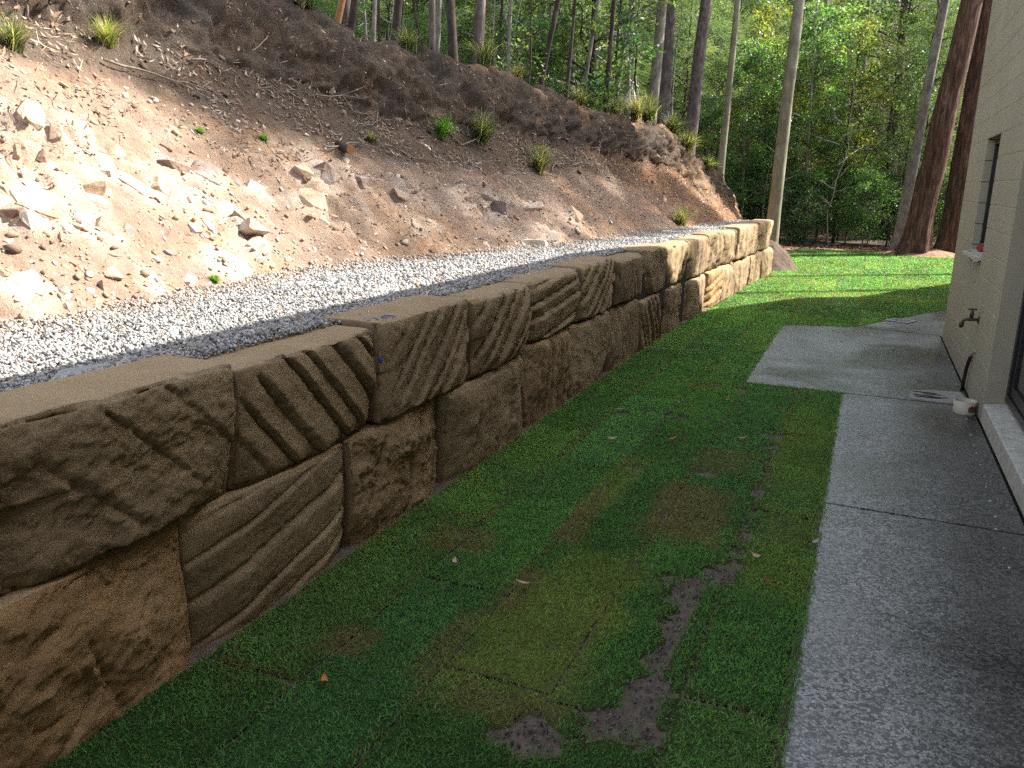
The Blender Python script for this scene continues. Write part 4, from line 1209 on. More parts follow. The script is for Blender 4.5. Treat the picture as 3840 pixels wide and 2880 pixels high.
# sliding door and its threshold
door = hpart('sliding_door', box_bm(1.16, 1.2, 4.2, 6.998, 0.17, 2.25), M['black_metal'])
bm = bmesh.new()
for a in [(1.085, 1.159, 6.925, 6.997, 0.19, 2.249), (1.085, 1.159, 4.201, 4.27, 0.19, 2.249), (1.085, 1.159, 4.2705, 6.9245, 0.19, 0.245), (1.085, 1.159, 4.2705, 6.9245, 2.19, 2.249)]:
    box_bm(*a, 0.003, bm=bm)
hpart('frame', bm, M['black_metal'], door)
for grp in ([(1.10, 1.14, 6.84, 6.92, 0.25, 2.185), (1.10, 1.14, 5.72, 5.8, 0.25, 2.185), (1.10, 1.14, 5.8, 6.84, 0.25, 0.33), (1.10, 1.14, 5.8, 6.84, 2.11, 2.185)],
            [(1.142, 1.158, 5.6, 5.66, 0.25, 2.185), (1.142, 1.158, 4.28, 4.36, 0.25, 2.185), (1.142, 1.158, 4.36, 5.6, 0.25, 0.33), (1.142, 1.158, 4.36, 5.6, 2.11, 2.185)]):
    bm = bmesh.new()
    for a in grp: box_bm(*a, bm=bm)
    bmesh.ops.remove_doubles(bm, verts=bm.verts, dist=1e-5)
    hpart('door_leaf', bm, M['black_metal'], door)
hpart('pane', box_bm(1.115, 1.125, 5.8005, 6.8395, 0.33, 2.11), M['glass'], door)
hpart('pane', box_bm(1.146, 1.154, 4.361, 5.599, 0.25, 2.185), M['glass'], door)
bm = box_bm(0.95, 1.16, -2.0, 6.998, 0.0, 0.17, 0.008)
for v in bm.verts:
    if v.co.z > 0.1 and v.co.x < 1.0: v.co.z -= 0.02
hpart('threshold', bm, M['sill'])

# ------------------------------------------------------------------ small things by the house
def lathe(profile, seg=20):
    """profile (r, z) list"""
    bm = bmesh.new()
    rings = []
    for r, z in profile:
        rings.append([bm.verts.new((r * math.cos(2 * math.pi * k / seg), r * math.sin(2 * math.pi * k / seg), z)) for k in range(seg)])
    for a, b in zip(rings, rings[1:]):
        for k in range(seg): bm.faces.new((a[k], a[(k + 1) % seg], b[(k + 1) % seg], b[k]))
    return bm
tap = empty('garden_tap', (0.95, 7.98, 0.65))
tag(tap, 'weathered brass garden tap on the cream house wall', 'tap')
bm = lathe([(0.0, 0.0), (0.032, 0.0), (0.032, 0.008), (0.016, 0.012), (0.0, 0.012)], 16)
bmesh.ops.rotate(bm, verts=bm.verts, matrix=Matrix.Rotation(-math.pi / 2, 3, 'Y'))
add('flange', bm_mesh('flange', bm, M['brass']), tap)
V, F = tube([(0, 0, 0), (-0.03, 0, 0), (-0.06, 0, 0.003), (-0.09, 0, 0.0), (-0.115, 0.0, -0.012), (-0.125, 0, -0.045)], [0.012, 0.012, 0.019, 0.014, 0.013, 0.013], 12)
add('body', make_mesh('body', V, F, M['brass'], None, True), tap)
V, F = tube([(-0.125, 0, -0.035), (-0.127, 0, -0.05), (-0.128, 0, -0.072)], [0.019, 0.02, 0.017], 12)
add('spout_collar', make_mesh('spout_collar', V, F, M['brass'], None, True), tap)
V, F = tube([(-0.06, 0, 0.0), (-0.06, 0, 0.03), (-0.06, 0, 0.035), (-0.06, 0, 0.055), (-0.06, 0, 0.085)], [0.015, 0.015, 0.018, 0.014, 0.006], 10)
add('bonnet', make_mesh('bonnet', V, F, M['brass'], None, True), tap)
a = Acc()
a.add(*tube([(-0.06, -0.035, 0.088), (-0.06, -0.012, 0.086), (-0.06, 0.012, 0.086), (-0.06, 0.035, 0.088)], [0.009, 0.006, 0.006, 0.009], 8))
a.add(*tube([(-0.092, 0, 0.088), (-0.07, 0, 0.086), (-0.05, 0, 0.086), (-0.028, 0, 0.088)], [0.009, 0.006, 0.006, 0.009], 8))
add('handle', a.mesh('handle', M['brass'], True), tap)

conduit = empty('conduit', (0.915, 8.07, 0.006))
tag(conduit, 'black plastic conduit with a grey cable running into the house wall', 'conduit')
V, F = tube(np.array([(0, 0, 0), (0.004, 0.015, 0.10), (0.008, 0.0, 0.2), (0.012, -0.05, 0.28), (0.016, -0.10, 0.325)]), [0.015] * 5, 12)
add('pipe', make_mesh('pipe', V, F, M['black_pipe'], None, True), conduit)
V, F = tube(np.array([(0.014, -0.09, 0.315), (0.02, -0.15, 0.36), (0.026, -0.21, 0.385), (0.038, -0.25, 0.39)]), [0.006] * 4, 8)
add('cable', make_mesh('cable', V, F, M['grey_cable'], None, True), conduit)

ring = empty('pipe_offcut', (0.86, 7.25, 0.006))
tag(ring, 'short cream plastic pipe offcut standing on the concrete by the threshold', 'pipe offcut')
bm = lathe([(0.083, 0.0), (0.083, 0.1), (0.077, 0.1), (0.077, 0.0), (0.083, 0.0)], 32)
add('pipe_wall', bm_mesh('pipe_wall', bm, M['pvc'], True), ring)
bm = bmesh.new()
for k in range(9):
    th = -1.9 + 0.09 * k
    box_bm(0.0, 0.004, -0.005, 0.005, 0.012 + 0.008 * (k % 3), 0.075 - 0.012 * (k % 2), bm=None).free()
pts = []
V, Fq = [], []
for k in range(14):
    th = math.radians(-78 + 4.6 * k)
    lo_, hi_ = 0.010 + 0.012 * abs(math.sin(k * 1.7)), 0.082 - 0.02 * abs(math.sin(k * 2.3))
    if k in (0, 13): lo_, hi_ = 0.03, 0.055
    V += [(0.0848 * math.cos(th), 0.0848 * math.sin(th), lo_), (0.0848 * math.cos(th), 0.0848 * math.sin(th), hi_)]
for k in range(13): Fq.append((2 * k, 2 * k + 2, 2 * k + 3, 2 * k + 1))
add('stain', make_mesh('stain', V, Fq, M['rust']), ring)

can = empty('plastic_tub', (0.985, 9.0, WIN[2] + 0.006 + 0.036))
can.rotation_euler = (0, math.radians(90), math.radians(70))
tag(can, 'small red tub with a white lid lying on the window sill', 'tub')
add('tub_body', bm_mesh('tub_body', lathe([(0, 0), (0.033, 0), (0.035, 0.07), (0, 0.07)], 20), M['red'], False), can)
add('lid', bm_mesh('lid', lathe([(0, 0.0702), (0.0365, 0.0702), (0.0365, 0.092), (0.02, 0.094), (0.02, 0.108), (0, 0.108)], 20), M['white'], False), can)

grate = empty('drain_grate', (0.53, 12.07, 0.007), (0, 0, math.radians(-26)))
tag(grate, 'square slotted metal drain grate set in the concrete path', 'drain')
bm = bmesh.new()
for a in [(-.15, .15, -.15, -.125, 0, .012), (-.15, .15, .125, .15, 0, .012), (-.15, -.125, -.1245, .1245, 0, .012), (.125, .15, -.1245, .1245, 0, .012)]: box_bm(*a, bm=bm)
add('rim', bm_mesh('rim', bm, M['steel']), grate)
me = bm_mesh('slat', box_bm(-0.1245, 0.1245, -0.006, 0.006, 0, 0.010), M['steel'])
for k in range(6): add('slat', me, grate, (0, -0.0925 + 0.037 * k, 0.001))
add('pit', bm_mesh('pit', box_bm(-.1249, .1249, -.1249, .1249, -0.0005, 0.0006), M['dark_hole']), grate)

bm = prism_bm([(0.47, 7.53), (0.62, 7.50), (0.90, 7.505), (0.92, 7.75), (0.90, 7.98), (0.72, 7.95), (0.60, 7.90), (0.50, 7.86)], 0.006, 0.011, 0.002)
mp = add('mortar_patch', bm_mesh('mortar_patch', bm, M['mortar']))
tag(mp, 'pale dried mortar smear on the path by the conduit', 'mortar patch')
a = Acc()
for (x, y, sx, sy) in [(0.60, 7.80, .10, .02), (0.66, 7.75, .07, .018), (0.58, 7.68, .08, .02), (0.70, 7.66, .08, .016), (0.62, 7.62, .1, .02)]:
    th = np.linspace(0, 2 * np.pi, 12, endpoint=False)
    V = np.stack([x + sx * np.cos(th) * (1 + .2 * np.sin(3 * th)), y + sy * np.sin(th) * (1 + .3 * np.cos(2 * th)), np.full(12, 0.0145)], 1)
    V = np.vstack([V, [[x, y, 0.0155]]])
    F = np.array([[k, (k + 1) % 12, 12] for k in range(12)])
    a.add(V, F)
add('damp_spot', a.mesh('damp_spot', M['joint']), mp)

drip = bm_mesh('drip_mark', lathe([(0, 0.0035), (0.010, 0.003), (0.013, 0.0)], 8), M['white_speck'])
gd = np.random.default_rng(9)
for k, y in enumerate(np.concatenate([np.arange(4.2, 7.4, 0.235), np.arange(8.0, 10.8, 0.3)])):
    if 7.4 < y < 8.05: continue
    add('drip_mark', drip, path, (0.79 + 0.024 * (y - 4.2) + gd.normal() * 0.006, y + gd.normal() * 0.02, 0.006), (0, 0, gd.uniform(0, 3)), (gd.uniform(0.4, 0.8), gd.uniform(0.3, 0.5), 1))

# ------------------------------------------------------------------ fallen leaves
def leaf_mesh(seed, L=0.09, W=0.024, curl=0.02):
    g = np.random.default_rng(seed)
    n = 9
    u = np.linspace(0, 1, n)
    w = W / 2 * np.sin(np.pi * u ** 0.8) ** 0.8
    bend = g.uniform(-0.25, 0.25)
    cx = (u - 0.5) * L; cy = bend * L * (u - 0.5) ** 2 * 2
    cz = curl * (2 * u - 1) ** 2 * g.uniform(0.3, 1.0) + 0.004
    V = np.vstack([np.stack([cx, cy + w, cz + 0.006], 1), np.stack([cx, cy, cz], 1), np.stack([cx, cy - w, cz + 0.006], 1)])
    F = []
    for k in range(n - 1):
        F += [[k, k + 1, n + k + 1, n + k], [n + k, n + k + 1, 2 * n + k + 1, 2 * n + k]]
    return V, np.array(F)
LEAF_KIND = {'orange': (0.42, 0.18, 0.05), 'pinkish': (0.42, 0.31, 0.27), 'tan': (0.42, 0.31, 0.18), 'pale': (0.42, 0.36, 0.27), 'red': (0.2, 0.06, 0.03)}
FL = [(-1.54, 2.07, 'orange'), (-1.55, 3.07, 'pinkish'), (-0.31, 3.74, 'tan'), (-0.07, 4.03, 'pale'), (-1.59, 5.93, 'pale'), (-1.23, 6.33, 'tan'), (-1.06, 5.38, 'orange'), (-0.64, 5.60, 'tan'), (-0.23, 3.50, 'red'), (-1.44, 5.19, 'tan'), (0.14, 6.18, 'tan'), (0.58, 8.24, 'red'), (-1.62, 7.47, 'pale'), (-1.42, 9.95, 'tan'), (-0.75, 15.27, 'pale'), (0.14, 14.47, 'pale'), (0.80, 17.98, 'pale'), (-1.19, 3.02, 'tan'), (-0.9, 6.6, 'orange'), (0.4, 9.8, 'red')]
FL_LAB = {
    'lawn': '{} curled gum leaf lying on the green lawn', 'path': '{} dry gum leaf lying on the concrete path'}
gl = np.random.default_rng(12)
for i, (x, y, kd) in enumerate(FL):
    V, F = leaf_mesh(500 + i, gl.uniform(0.06, 0.09), gl.uniform(0.015, 0.025), 0.016)
    c = np.array(LEAF_KIND[kd])
    onp = bool(in_path(np.array([x]), np.array([y]))[0])
    o = add('fallen_leaf', make_mesh('fallen_leaf', V, F, M['litter'], np.tile(c, (len(V), 1)), True), None, (x, y, 0.008 if onp else 0.034), (gl.normal() * 0.2, gl.normal() * 0.2, gl.uniform(0, 6.28)))
    lab = FL_LAB['path' if onp else 'lawn'].format(kd)
    tag(o, lab, 'leaf', f'{kd} leaves on the ' + ('path' if onp else 'lawn'))

# ------------------------------------------------------------------ tufts, sticks and log on the bank
def tuft_mesh(seed, h, n, green, dry, spread=0.55, width=0.006):
    g = np.random.default_rng(seed)
    th = g.uniform(0, 6.283, n); ln = g.uniform(0.1, 1.0, n) * spread; L = h * g.uniform(0.55, 1.2, n)
    base = np.stack([g.normal(size=n) * 0.10 * h, g.normal(size=n) * 0.10 * h, np.zeros(n) - 0.02], 1)
    out = np.stack([np.cos(th), np.sin(th), 0 * th], 1)
    side = np.stack([-np.sin(th), np.cos(th), 0 * th], 1) * (width * g.uniform(0.6, 1.2, n))[:, None]
    rows = []
    for u in (0.0, 0.35, 0.7, 1.0):
        p = base + out * (L * ln * (u ** 1.8) * 1.3)[:, None]
        p[:, 2] += L * (u - 0.45 * ln * u ** 2.6)
        w = (1 - u * 0.9)
        rows.append(np.stack([p - side * w, p + side * w], 1))
    V = np.stack(rows, 1).reshape(-1, 3)
    F = []
    k = np.arange(n) * 8
    for r in range(3):
        F.append(np.stack([k + 2 * r, k + 2 * r + 1, k + 2 * r + 3, k + 2 * r + 2], 1))
    c = np.where((g.random(n) < dry)[:, None], np.array([0.42, 0.36, 0.2]), np.array(green)) * g.uniform(0.6, 1.35, (n, 1))
    return make_mesh('grass_tuft', V, np.vstack(F), M['grass'], np.repeat(c, 8, axis=0))
TUFTS = [(5.47, 0.632, 0.26, 'ygreen'), (9.33, 0.60, 0.28, 'bright'), (10.16, 0.62, 0.42, 'dull'), (11.05, 0.448, 0.33, 'dull'), 
         (14.0, 0.05, 0.36, 'pale'), (17.2, 0.99, 0.55, 'dull'), (18.4, 0.98, 0.5, 'dull'), (19.1, 0.9, 0.5, 'dull'), (11.6, 1.0, 0.42, 'dull'), (8.1, 0.95, 0.4, 'pale'), (8.3, 1.0, 0.45, 'dull'),
         (5.69, 0.402, 0.07, 'bright'), (6.33, 0.393, 0.08, 'bright'), (8.12, 0.519, 0.14, 'pale'), (4.51, 0.565, 0.28, 'dull'), (12.5, 1.0, 0.3, 'pale'), (14.1, 0.98, 0.35, 'dull'), (4.25, 0.03, 0.06, 'bright'),
         (11.4, 0.5, 0.35, 'dull'), (9.9, 1.02, 0.35, 'dull'), (15.6, 1.0, 0.4, 'dull'), (16.4, 0.97, 0.45, 'pale'), (20.2, 0.85, 0.4, 'dull'),]
TK = {'ygreen': ((0.19, 0.24, 0.06), 0.5), 'bright': ((0.11, 0.26, 0.03), 0.06), 'dull': ((0.07, 0.11, 0.035), 0.3), 'pale': ((0.13, 0.16, 0.07), 0.5)}
TW = {'ygreen': 'yellow green and straw coloured', 'bright': 'bright fresh green', 'dull': 'dull green', 'pale': 'pale half dry'}
for i, (Y, t, h, kd) in enumerate(TUFTS):
    p, n = on_bank(Y, t)
    o = add('grass_tuft', tuft_mesh(600 + i, h, int(260 + 420 * h), TK[kd][0], TK[kd][1], 0.85, 0.0022 + 0.0003 * Y), None, tuple(p), (0, 0, 0))
    o.rotation_euler = (Vector((0, 0, 1)) * 1.3 + Vector(n)).to_track_quat('Z', 'Y').to_euler()
    size = 'tiny' if h < 0.1 else 'small' if h < 0.3 else 'bushy'
    where = 'at the foot of' if t < 0.1 else 'on the crest of' if t > 0.9 else 'on the face of'
    lab = f'{size} {TW[kd]} grass tuft {where} the earth bank'
    tag(o, lab, 'grass tuft', f'{size} {kd} tufts {where} the bank')

def stick(Y, t, L, r, ang, lab, seed, group):
    g = np.random.default_rng(seed)
    p, n = on_bank(Y, t)
    p2, _ = on_bank(Y + L * math.cos(ang) * 0.6, t + 0.12 * L * math.sin(ang))
    dv = Vector(p2 - p).normalized()
    m = 7
    u = np.linspace(0, 1, m)
    side = Vector(n).cross(dv)
    path_ = np.array([Vector((0, 0, 0)) + dv * (L * k) + side * (0.05 * L * g.normal()) + Vector(n) * (0.02 + 0.03 * L * abs(g.normal())) for k in u])
    a = Acc()
    a.add(*tube(path_, r * (1 - 0.6 * u), 6))
    for q in range(2):
        k = g.integers(2, 5); e = path_[k] + np.array(dv) * L * 0.25 + np.array(side) * L * g.uniform(-0.25, 0.25) + n * 0.05
        a.add(*tube(np.array([path_[k], (path_[k] + e) / 2 + n * 0.01, e]), [r * 0.5, r * 0.4, r * 0.2], 5))
    o = add('fallen_branch', a.mesh('fallen_branch', M['stick'], True), None, tuple(p))
    tag(o, lab, 'branch', group)
gs = np.random.default_rng(91)
for i in range(16):
    Y = gs.uniform(4.5, 13); t = gs.uniform(0.38, 0.72)
    stick(Y, t, gs.uniform(0.5, 1.3), gs.uniform(0.006, 0.012), gs.uniform(-0.8, 0.9), 'dry grey twig lying across the upper part of the bank', 910 + i, 'dry twigs on the bank')
# thin upright dead stem on the bank
p, n = on_bank(4.9, 0.66)
V, F = tube(np.array([(0, 0, -0.05), (0.01, 0.01, 0.2), (-0.01, 0.03, 0.45), (0.02, 0.02, 0.7), (0.0, 0.05, 1.1)]), [0.011, 0.01, 0.009, 0.007, 0.004], 6)
tag(add('dead_sapling', make_mesh('dead_sapling', V, F, M['stick'], None, True), None, tuple(p)), 'thin pale dead stem standing upright in the bank', 'dead stem')
# sawn log offcut
p, n = on_bank(7.35, 0.41)
lg = empty('log_offcut', tuple(p + n * 0.03), (0.1, 0.15, -0.5))
tag(lg, 'short sawn log offcut with an orange cut end on the bank', 'log')
V, F = tube(np.array([(-0.15, 0, 0), (-0.05, 0, 0.004), (0.06, 0, 0), (0.13, 0, 0)]), [0.045, 0.05, 0.047, 0.046], 12, 0.04)
add('bark', make_mesh('bark', V, F, M['bark_dark'], None, True), lg)
bm = lathe([(0, 0.0), (0.047, 0.0), (0.045, 0.006), (0, 0.007)], 14)
bmesh.ops.rotate(bm, verts=bm.verts, matrix=Matrix.Rotation(math.pi / 2, 3, 'Y'))
me = bm_mesh('cut_end', bm, M['wood'])
add('cut_end', me, lg, (0.151, 0, 0))

# ------------------------------------------------------------------ trees
def leaves(C, D, g, L, W, col, jitter=0.35, droop=0.0):
    """diamond leaves at C pointing along D"""
    n = len(C)
    D = D + g.normal(size=(n, 3)) * jitter
    D[:, 2] -= droop
    D /= np.linalg.norm(D, axis=1)[:, None] + 1e-9
    S = np.cross(D, g.normal(size=(n, 3))); S /= np.linalg.norm(S, axis=1)[:, None] + 1e-9
    N = np.cross(D, S)
    L = L * g.uniform(0.6, 1.3, n); W = W * g.uniform(0.7, 1.25, n)
    tip = C + D * L[:, None] - N * (0.15 * L)[:, None]
    mid = C + D * (0.45 * L)[:, None]
    V = np.stack([C, mid + S * (W / 2)[:, None], tip, mid - S * (W / 2)[:, None]], 1).reshape(-1, 3)
    F = np.arange(4 * n).reshape(-1, 4)
    return V, F, np.repeat(np.clip(col, 0.004, 0.7), 4, axis=0)
def branch_path(a, b, g, k=6, wob=0.06, sag=0.0):
    u = np.linspace(0, 1, k)[:, None]
    L = np.linalg.norm(b - a)
    p = a + (b - a) * u
    w = g.normal(size=(k, 3)) * wob * L * np.sin(np.pi * u) * 0.5
    p = p + w
    p[:, 2] += sag * L * np.sin(np.pi * u[:, 0])
    return p
def make_crown(seed, z0, z1, rad, nbr, ncl, nlf, style, pal, top_bias=0.0, L=0.11, W=0.05, squash=0.6):
    """returns (branch Acc, leaf arrays). clusters are placed at the ends of real limbs"""
    g = np.random.default_rng(seed)
    br = Acc(); LV, LF, LC, n0 = [], [], [], 0
    pal = np.array(pal)
    for b in range(nbr):
        f = (b + g.random()) / nbr
        z = z0 + (z1 - z0) * f ** (1 - 0.4 * top_bias)
        th = b * 2.4 + g.uniform(-0.5, 0.5)
        r = rad * (np.sin(np.pi * (0.12 + 0.83 * f)) ** 0.7) * g.uniform(0.55, 1.15)
        rise = g.uniform(0.1, 0.7) * r
        a = np.array([0, 0, max(0.2, z - rise)])
        e = np.array([math.cos(th) * r, math.sin(th) * r, z + (0.15 * r if style != 'needle' else 0.0)])
        pth = branch_path(a, e, g, 6, 0.10, 0.03)
        r0 = 0.008 + 0.012 * r
        br.add(*tube(pth, np.linspace(r0, 0.004, 6), 5))
        for c in range(ncl):
            u = g.uniform(0.35, 1.05)
            k = min(5, int(u * 5)); base = pth[k] + g.normal(size=3) * np.array([0.28, 0.28, 0.22]) * (0.35 + 0.25 * r)
            tw = branch_path(pth[max(0, k - 1)], base, g, 3, 0.08)
            br.add(*tube(tw, [0.005, 0.004, 0.002], 4, caps=False))
            m = int(nlf * g.uniform(0.5, 1.4))
            cr = 0.20 + 0.10 * r * g.random()
            if style == 'broad':
                C = base + g.normal(size=(m, 3)) * np.array([cr, cr, cr * squash]) * 0.62
                D = (C - pth[max(0, k - 2)]); D /= np.linalg.norm(D, axis=1)[:, None] + 1e-9
                col = pal[g.choice(len(pal))] * g.uniform(0.75, 1.3, (m, 1)) * (1 + 0.1 * g.normal(size=(m, 3)))
                v, f_, c_ = leaves(C, D, g, L, W, col, 0.8, 0.25)
            else:
                C = base + g.normal(size=(m, 3)) * np.array([cr, cr, cr * 0.55]) * 0.6
                D = np.stack([np.cos(th) + 0 * C[:, 0], np.sin(th) + 0 * C[:, 0], 0.15 + 0 * C[:, 0]], 1)
                col = pal[g.choice(len(pal))] * g.uniform(0.75, 1.3, (m, 1))
                v, f_, c_ = leaves(C, D, g, L, W, col, 0.55, 0.35)
            LV.append(v); LF.append(f_ + n0); LC.append(c_); n0 += len(v)
    return br, np.vstack(LV), np.vstack(LF), np.vstack(LC)
def tree_template(name, seed, height, r0, z0, rad, nbr, ncl, nlf, style, pal, bark, L, W, lean=0.03, bark_rnd=0.03):
    g = np.random.default_rng(seed)
    root = empty(name)
    k = 12
    u = np.linspace(0, 1, k)
    pth = np.stack([np.cumsum(g.normal(size=k)) * lean * height / k, np.cumsum(g.normal(size=k)) * lean * height / k, -0.35 + (height + 0.35) * u], 1)
    pth[0, :2] = pth[1, :2] = 0
    br, LV, LF, LC = make_crown(seed + 1, z0, height, rad, nbr, ncl, nlf, style, pal, 0.2, L, W)
    rr = r0 * (1 - 0.82 * u); rr[0] *= 1.35; rr[1] *= 1.08
    br.add(*tube(pth, rr, 8, bark_rnd))
    add('trunk', br.mesh('trunk', M[bark], True), root)
    add('crown', make_mesh('crown', LV, LF, M['needle' if style == 'needle' else 'leaf'], LC), root)
    return root
G1 = [(0.080, 0.132, 0.046), (0.109, 0.164, 0.056), (0.058, 0.107, 0.049), (0.138, 0.182, 0.065)]
GY = [(0.175, 0.202, 0.051), (0.138, 0.190, 0.051), (0.213, 0.214, 0.057), (0.100, 0.155, 0.043)]
GN = [(0.112, 0.173, 0.083), (0.143, 0.195, 0.090), (0.090, 0.150, 0.075), (0.180, 0.225, 0.112)]
GB = [(0.087, 0.176, 0.057), (0.124, 0.211, 0.065), (0.073, 0.140, 0.065)]
GG = [(0.070, 0.126, 0.070), (0.091, 0.147, 0.084), (0.063, 0.112, 0.056)]
TPL = {
    'oak_a': (tree_template('she_oak_tree', 1000, 11.0, 0.085, 2.6, 1.9, 34, 7, 60, 'needle', GN, 'bark_dark', 0.34, 0.016, 0.05), 'feathery grey green she-oak with drooping needles'),
    'oak_b': (tree_template('she_oak_tree', 1010, 8.0, 0.06, 1.8, 1.7, 28, 7, 60, 'needle', GN, 'bark_dark', 0.32, 0.016, 0.06), 'feathery she-oak with soft pale needles'),
    'broad_a': (tree_template('broadleaf_tree', 1020, 10.0, 0.09, 2.4, 2.2, 26, 6, 62, 'broad', G1, 'bark_dark', 0.13, 0.06, 0.05), 'mid green broadleaf tree with a ragged crown'),
    'broad_b': (tree_template('broadleaf_tree', 1030, 7.5, 0.07, 1.7, 2.0, 22, 6, 62, 'broad', GB, 'bark_grey', 0.12, 0.058, 0.06), 'bright green broadleaf tree of the understorey'),
    'yellow': (tree_template('wattle_tree', 1040, 7.0, 0.06, 2.2, 1.8, 20, 6, 60, 'broad', GY, 'bark_dark', 0.11, 0.045, 0.06), 'yellow green wattle tree with loose leaves'),
    'bush': (tree_template('shrub', 1050, 3.2, 0.035, 0.5, 1.3, 20, 6, 40, 'broad', GB, 'bark_grey', 0.11, 0.05, 0.08), 'leafy green shrub of the understorey'),
    'bush_g': (tree_template('shrub', 1060, 2.6, 0.03, 0.3, 1.2, 18, 6, 40, 'broad', GG, 'bark_grey', 0.13, 0.05, 0.08), 'grey green shrub of the understorey'),
    'pole': (tree_template('sapling', 1070, 9.5, 0.045, 5.0, 1.0, 14, 4, 30, 'needle', GN, 'bark_grey', 0.3, 0.015, 0.10), 'slender pale sapling with a thin high crown'),
    'bare': (tree_template('dead_sapling', 1090, 5.5, 0.022, 1.0, 1.3, 12, 3, 2, 'broad', G1, 'bark_pale', 0.08, 0.03, 0.2), 'crooked pale dead stem with bare branches'),
    'pole_d': (tree_template('sapling', 1080, 8.0, 0.04, 3.4, 0.9, 16, 3, 22, 'broad', G1, 'bark_dark', 0.11, 0.045, 0.12), 'slender dark sapling with sparse leaves'),
}
USED = {k: 0 for k in TPL}
def place(kind, x, y, s, rz, where, sz=None):
    src, desc = TPL[kind]
    o = src if USED[kind] == 0 else copy_tree(src)
    USED[kind] += 1
    z = float(ground_height(x, y))
    o.location = (x, y, z - 0.05)
    o.rotation_euler = (random.gauss(0, 0.03), random.gauss(0, 0.03), rz)
    o.scale = (s, s, s * (sz or 1.0))
    hgt = 'low' if s < 0.65 else 'tall' if s > 1.05 else 'mid-sized'
    lab = f'{hgt} {desc} {where}'
    cat = 'shrub' if kind.startswith('bush') else 'sapling' if kind.startswith('pole') or kind == 'bare' else 'tree'
    tag(o, lab, cat, f'{lab}')
    return o

# the individually recognisable trunks
def big_tree(name, base, top_at, htot, r0, bark, lab, cat='tree', crown=None, forks=(), flare=1.5, sides=14, rnd=0.03, bend=0.0, seed=0, group=None):
    """base (x,y,z); top_at a second point on the trunk axis"""
    g = np.random.default_rng(2000 + seed)
    b = np.array(base, float); q = np.array(top_at, float)
    dirv = (q - b) / (q[2] - b[2])
    root = empty(name, tuple(b))
    k = 26
    z = np.concatenate([[-0.5, 0.0, 0.12, 0.3, 0.6, 1.0], np.linspace(1.5, htot, k - 6)])
    pth = dirv[None] * z[:, None]
    pth[:, 0] += bend * np.sin(z / htot * 5 + seed) + 0.25 * r0 * fbm(xyz(z * 0.5, 0 * z + seed, 0 * z), 2)
    pth[:, 1] += 0.3 * r0 * fbm(xyz(z * 0.5, 0 * z + seed + 30, 0 * z), 2)
    rr = r0 * (1 - 0.72 * np.clip(z, 0, None) / htot) * (1 + (flare - 1) * np.exp(-np.clip(z, 0, None) / 0.35))
    a = Acc()
    if r0 > 0.3:
        zz = np.concatenate([np.linspace(-0.5, 1.5, 30), np.linspace(1.65, htot, 70)])
        pth2 = np.stack([np.interp(zz, z, pth[:, q_]) for q_ in range(3)], 1); rr2 = np.interp(zz, z, rr)
        ns = 56
        V_, F_ = tube(pth2, rr2, ns, 0.0, caps=False)
        th_ = np.tile(np.linspace(0, 2 * np.pi, ns, endpoint=False), len(zz)); zr = np.repeat(zz, ns)
        cx_ = np.repeat(pth2, ns, axis=0)
        nz = fbm(xyz(np.cos(th_) * 5.5 + seed * 7, np.sin(th_) * 5.5, zr * 0.55), 4, 0.65, True)
        lobe = np.exp(-np.clip(zr, 0, None) / 0.4) * (0.16 * np.cos(5 * th_ + seed) + 0.1 * np.cos(3 * th_))
        a.add(cx_ + (V_ - cx_) * (1 + 0.085 * nz + lobe)[:, None], F_)
    else:
        a.add(*tube(pth, rr, sides, rnd))
    for (zf, dx, dy, dz, rf) in forks:
        p0 = dirv * zf
        a.add(*tube(branch_path(p0, p0 + np.array([dx, dy, dz]), g, 7, 0.05), np.linspace(rf, rf * 0.35, 7), 8, 0.03))
    C = []
    if crown:
        zc0, zc1, rad, nbr, ncl, nlf, style, pal, L, W = crown
        br, LV, LF, LC = make_crown(2100 + seed, zc0, zc1, rad, nbr, ncl, nlf, style, pal, 0.2, L, W)
        sh = dirv * 0 + np.array([dirv[0], dirv[1], 0])
        LV = LV + sh[None] * LV[:, 2:3]
        br.V = [v + sh[None] * v[:, 2:3] for v in br.V]
        a.V += br.V; n0 = a.n
        a.F += [f + n0 for f in br.F]; a.n += br.n
        add('crown', make_mesh('crown', LV, LF, M['needle' if style == 'needle' else 'leaf'], LC), root)
    add('trunk', a.mesh('trunk', M[bark], True), root)
    tag(root, lab, cat, group)
    return root
GUM = [(0.06, 0.095, 0.035), (0.075, 0.11, 0.045), (0.05, 0.08, 0.03)]
gumcrown = lambda a, b, r, n=26: (a, b, r, n, 8, 42, 'broad', GUM, 0.17, 0.05)
big_tree('gum_tree', (1.16, 24.8, 0.0), (1.70, 24.8, 6.29), 19, 0.31, 'bark_red', 'large leaning red-brown stringybark trunk at the lawn edge with spreading roots', crown=gumcrown(11, 19, 3.4), forks=[(6.1, 1.6, 0.3, 1.4, 0.06)], flare=1.5, sides=22, rnd=0.035, seed=1)
big_tree('gum_tree', (2.05, 25.5, 0.0), (2.19, 25.5, 6.39), 20, 0.305, 'bark_red', 'straight red-brown stringybark trunk close beside the house wall', crown=gumcrown(12, 20, 3.2), flare=1.5, sides=22, rnd=0.035, seed=2)
big_tree('gum_tree', (0.78, 26.0, 0.0), (1.16, 26.0, 6.54), 15, 0.15, 'bark_grey', 'thin grey-brown gum trunk leaning beside the big red-brown tree', crown=gumcrown(9, 15, 2.2, 16), forks=[(4.6, -0.1, 0.2, 4.5, 0.05)], seed=3)
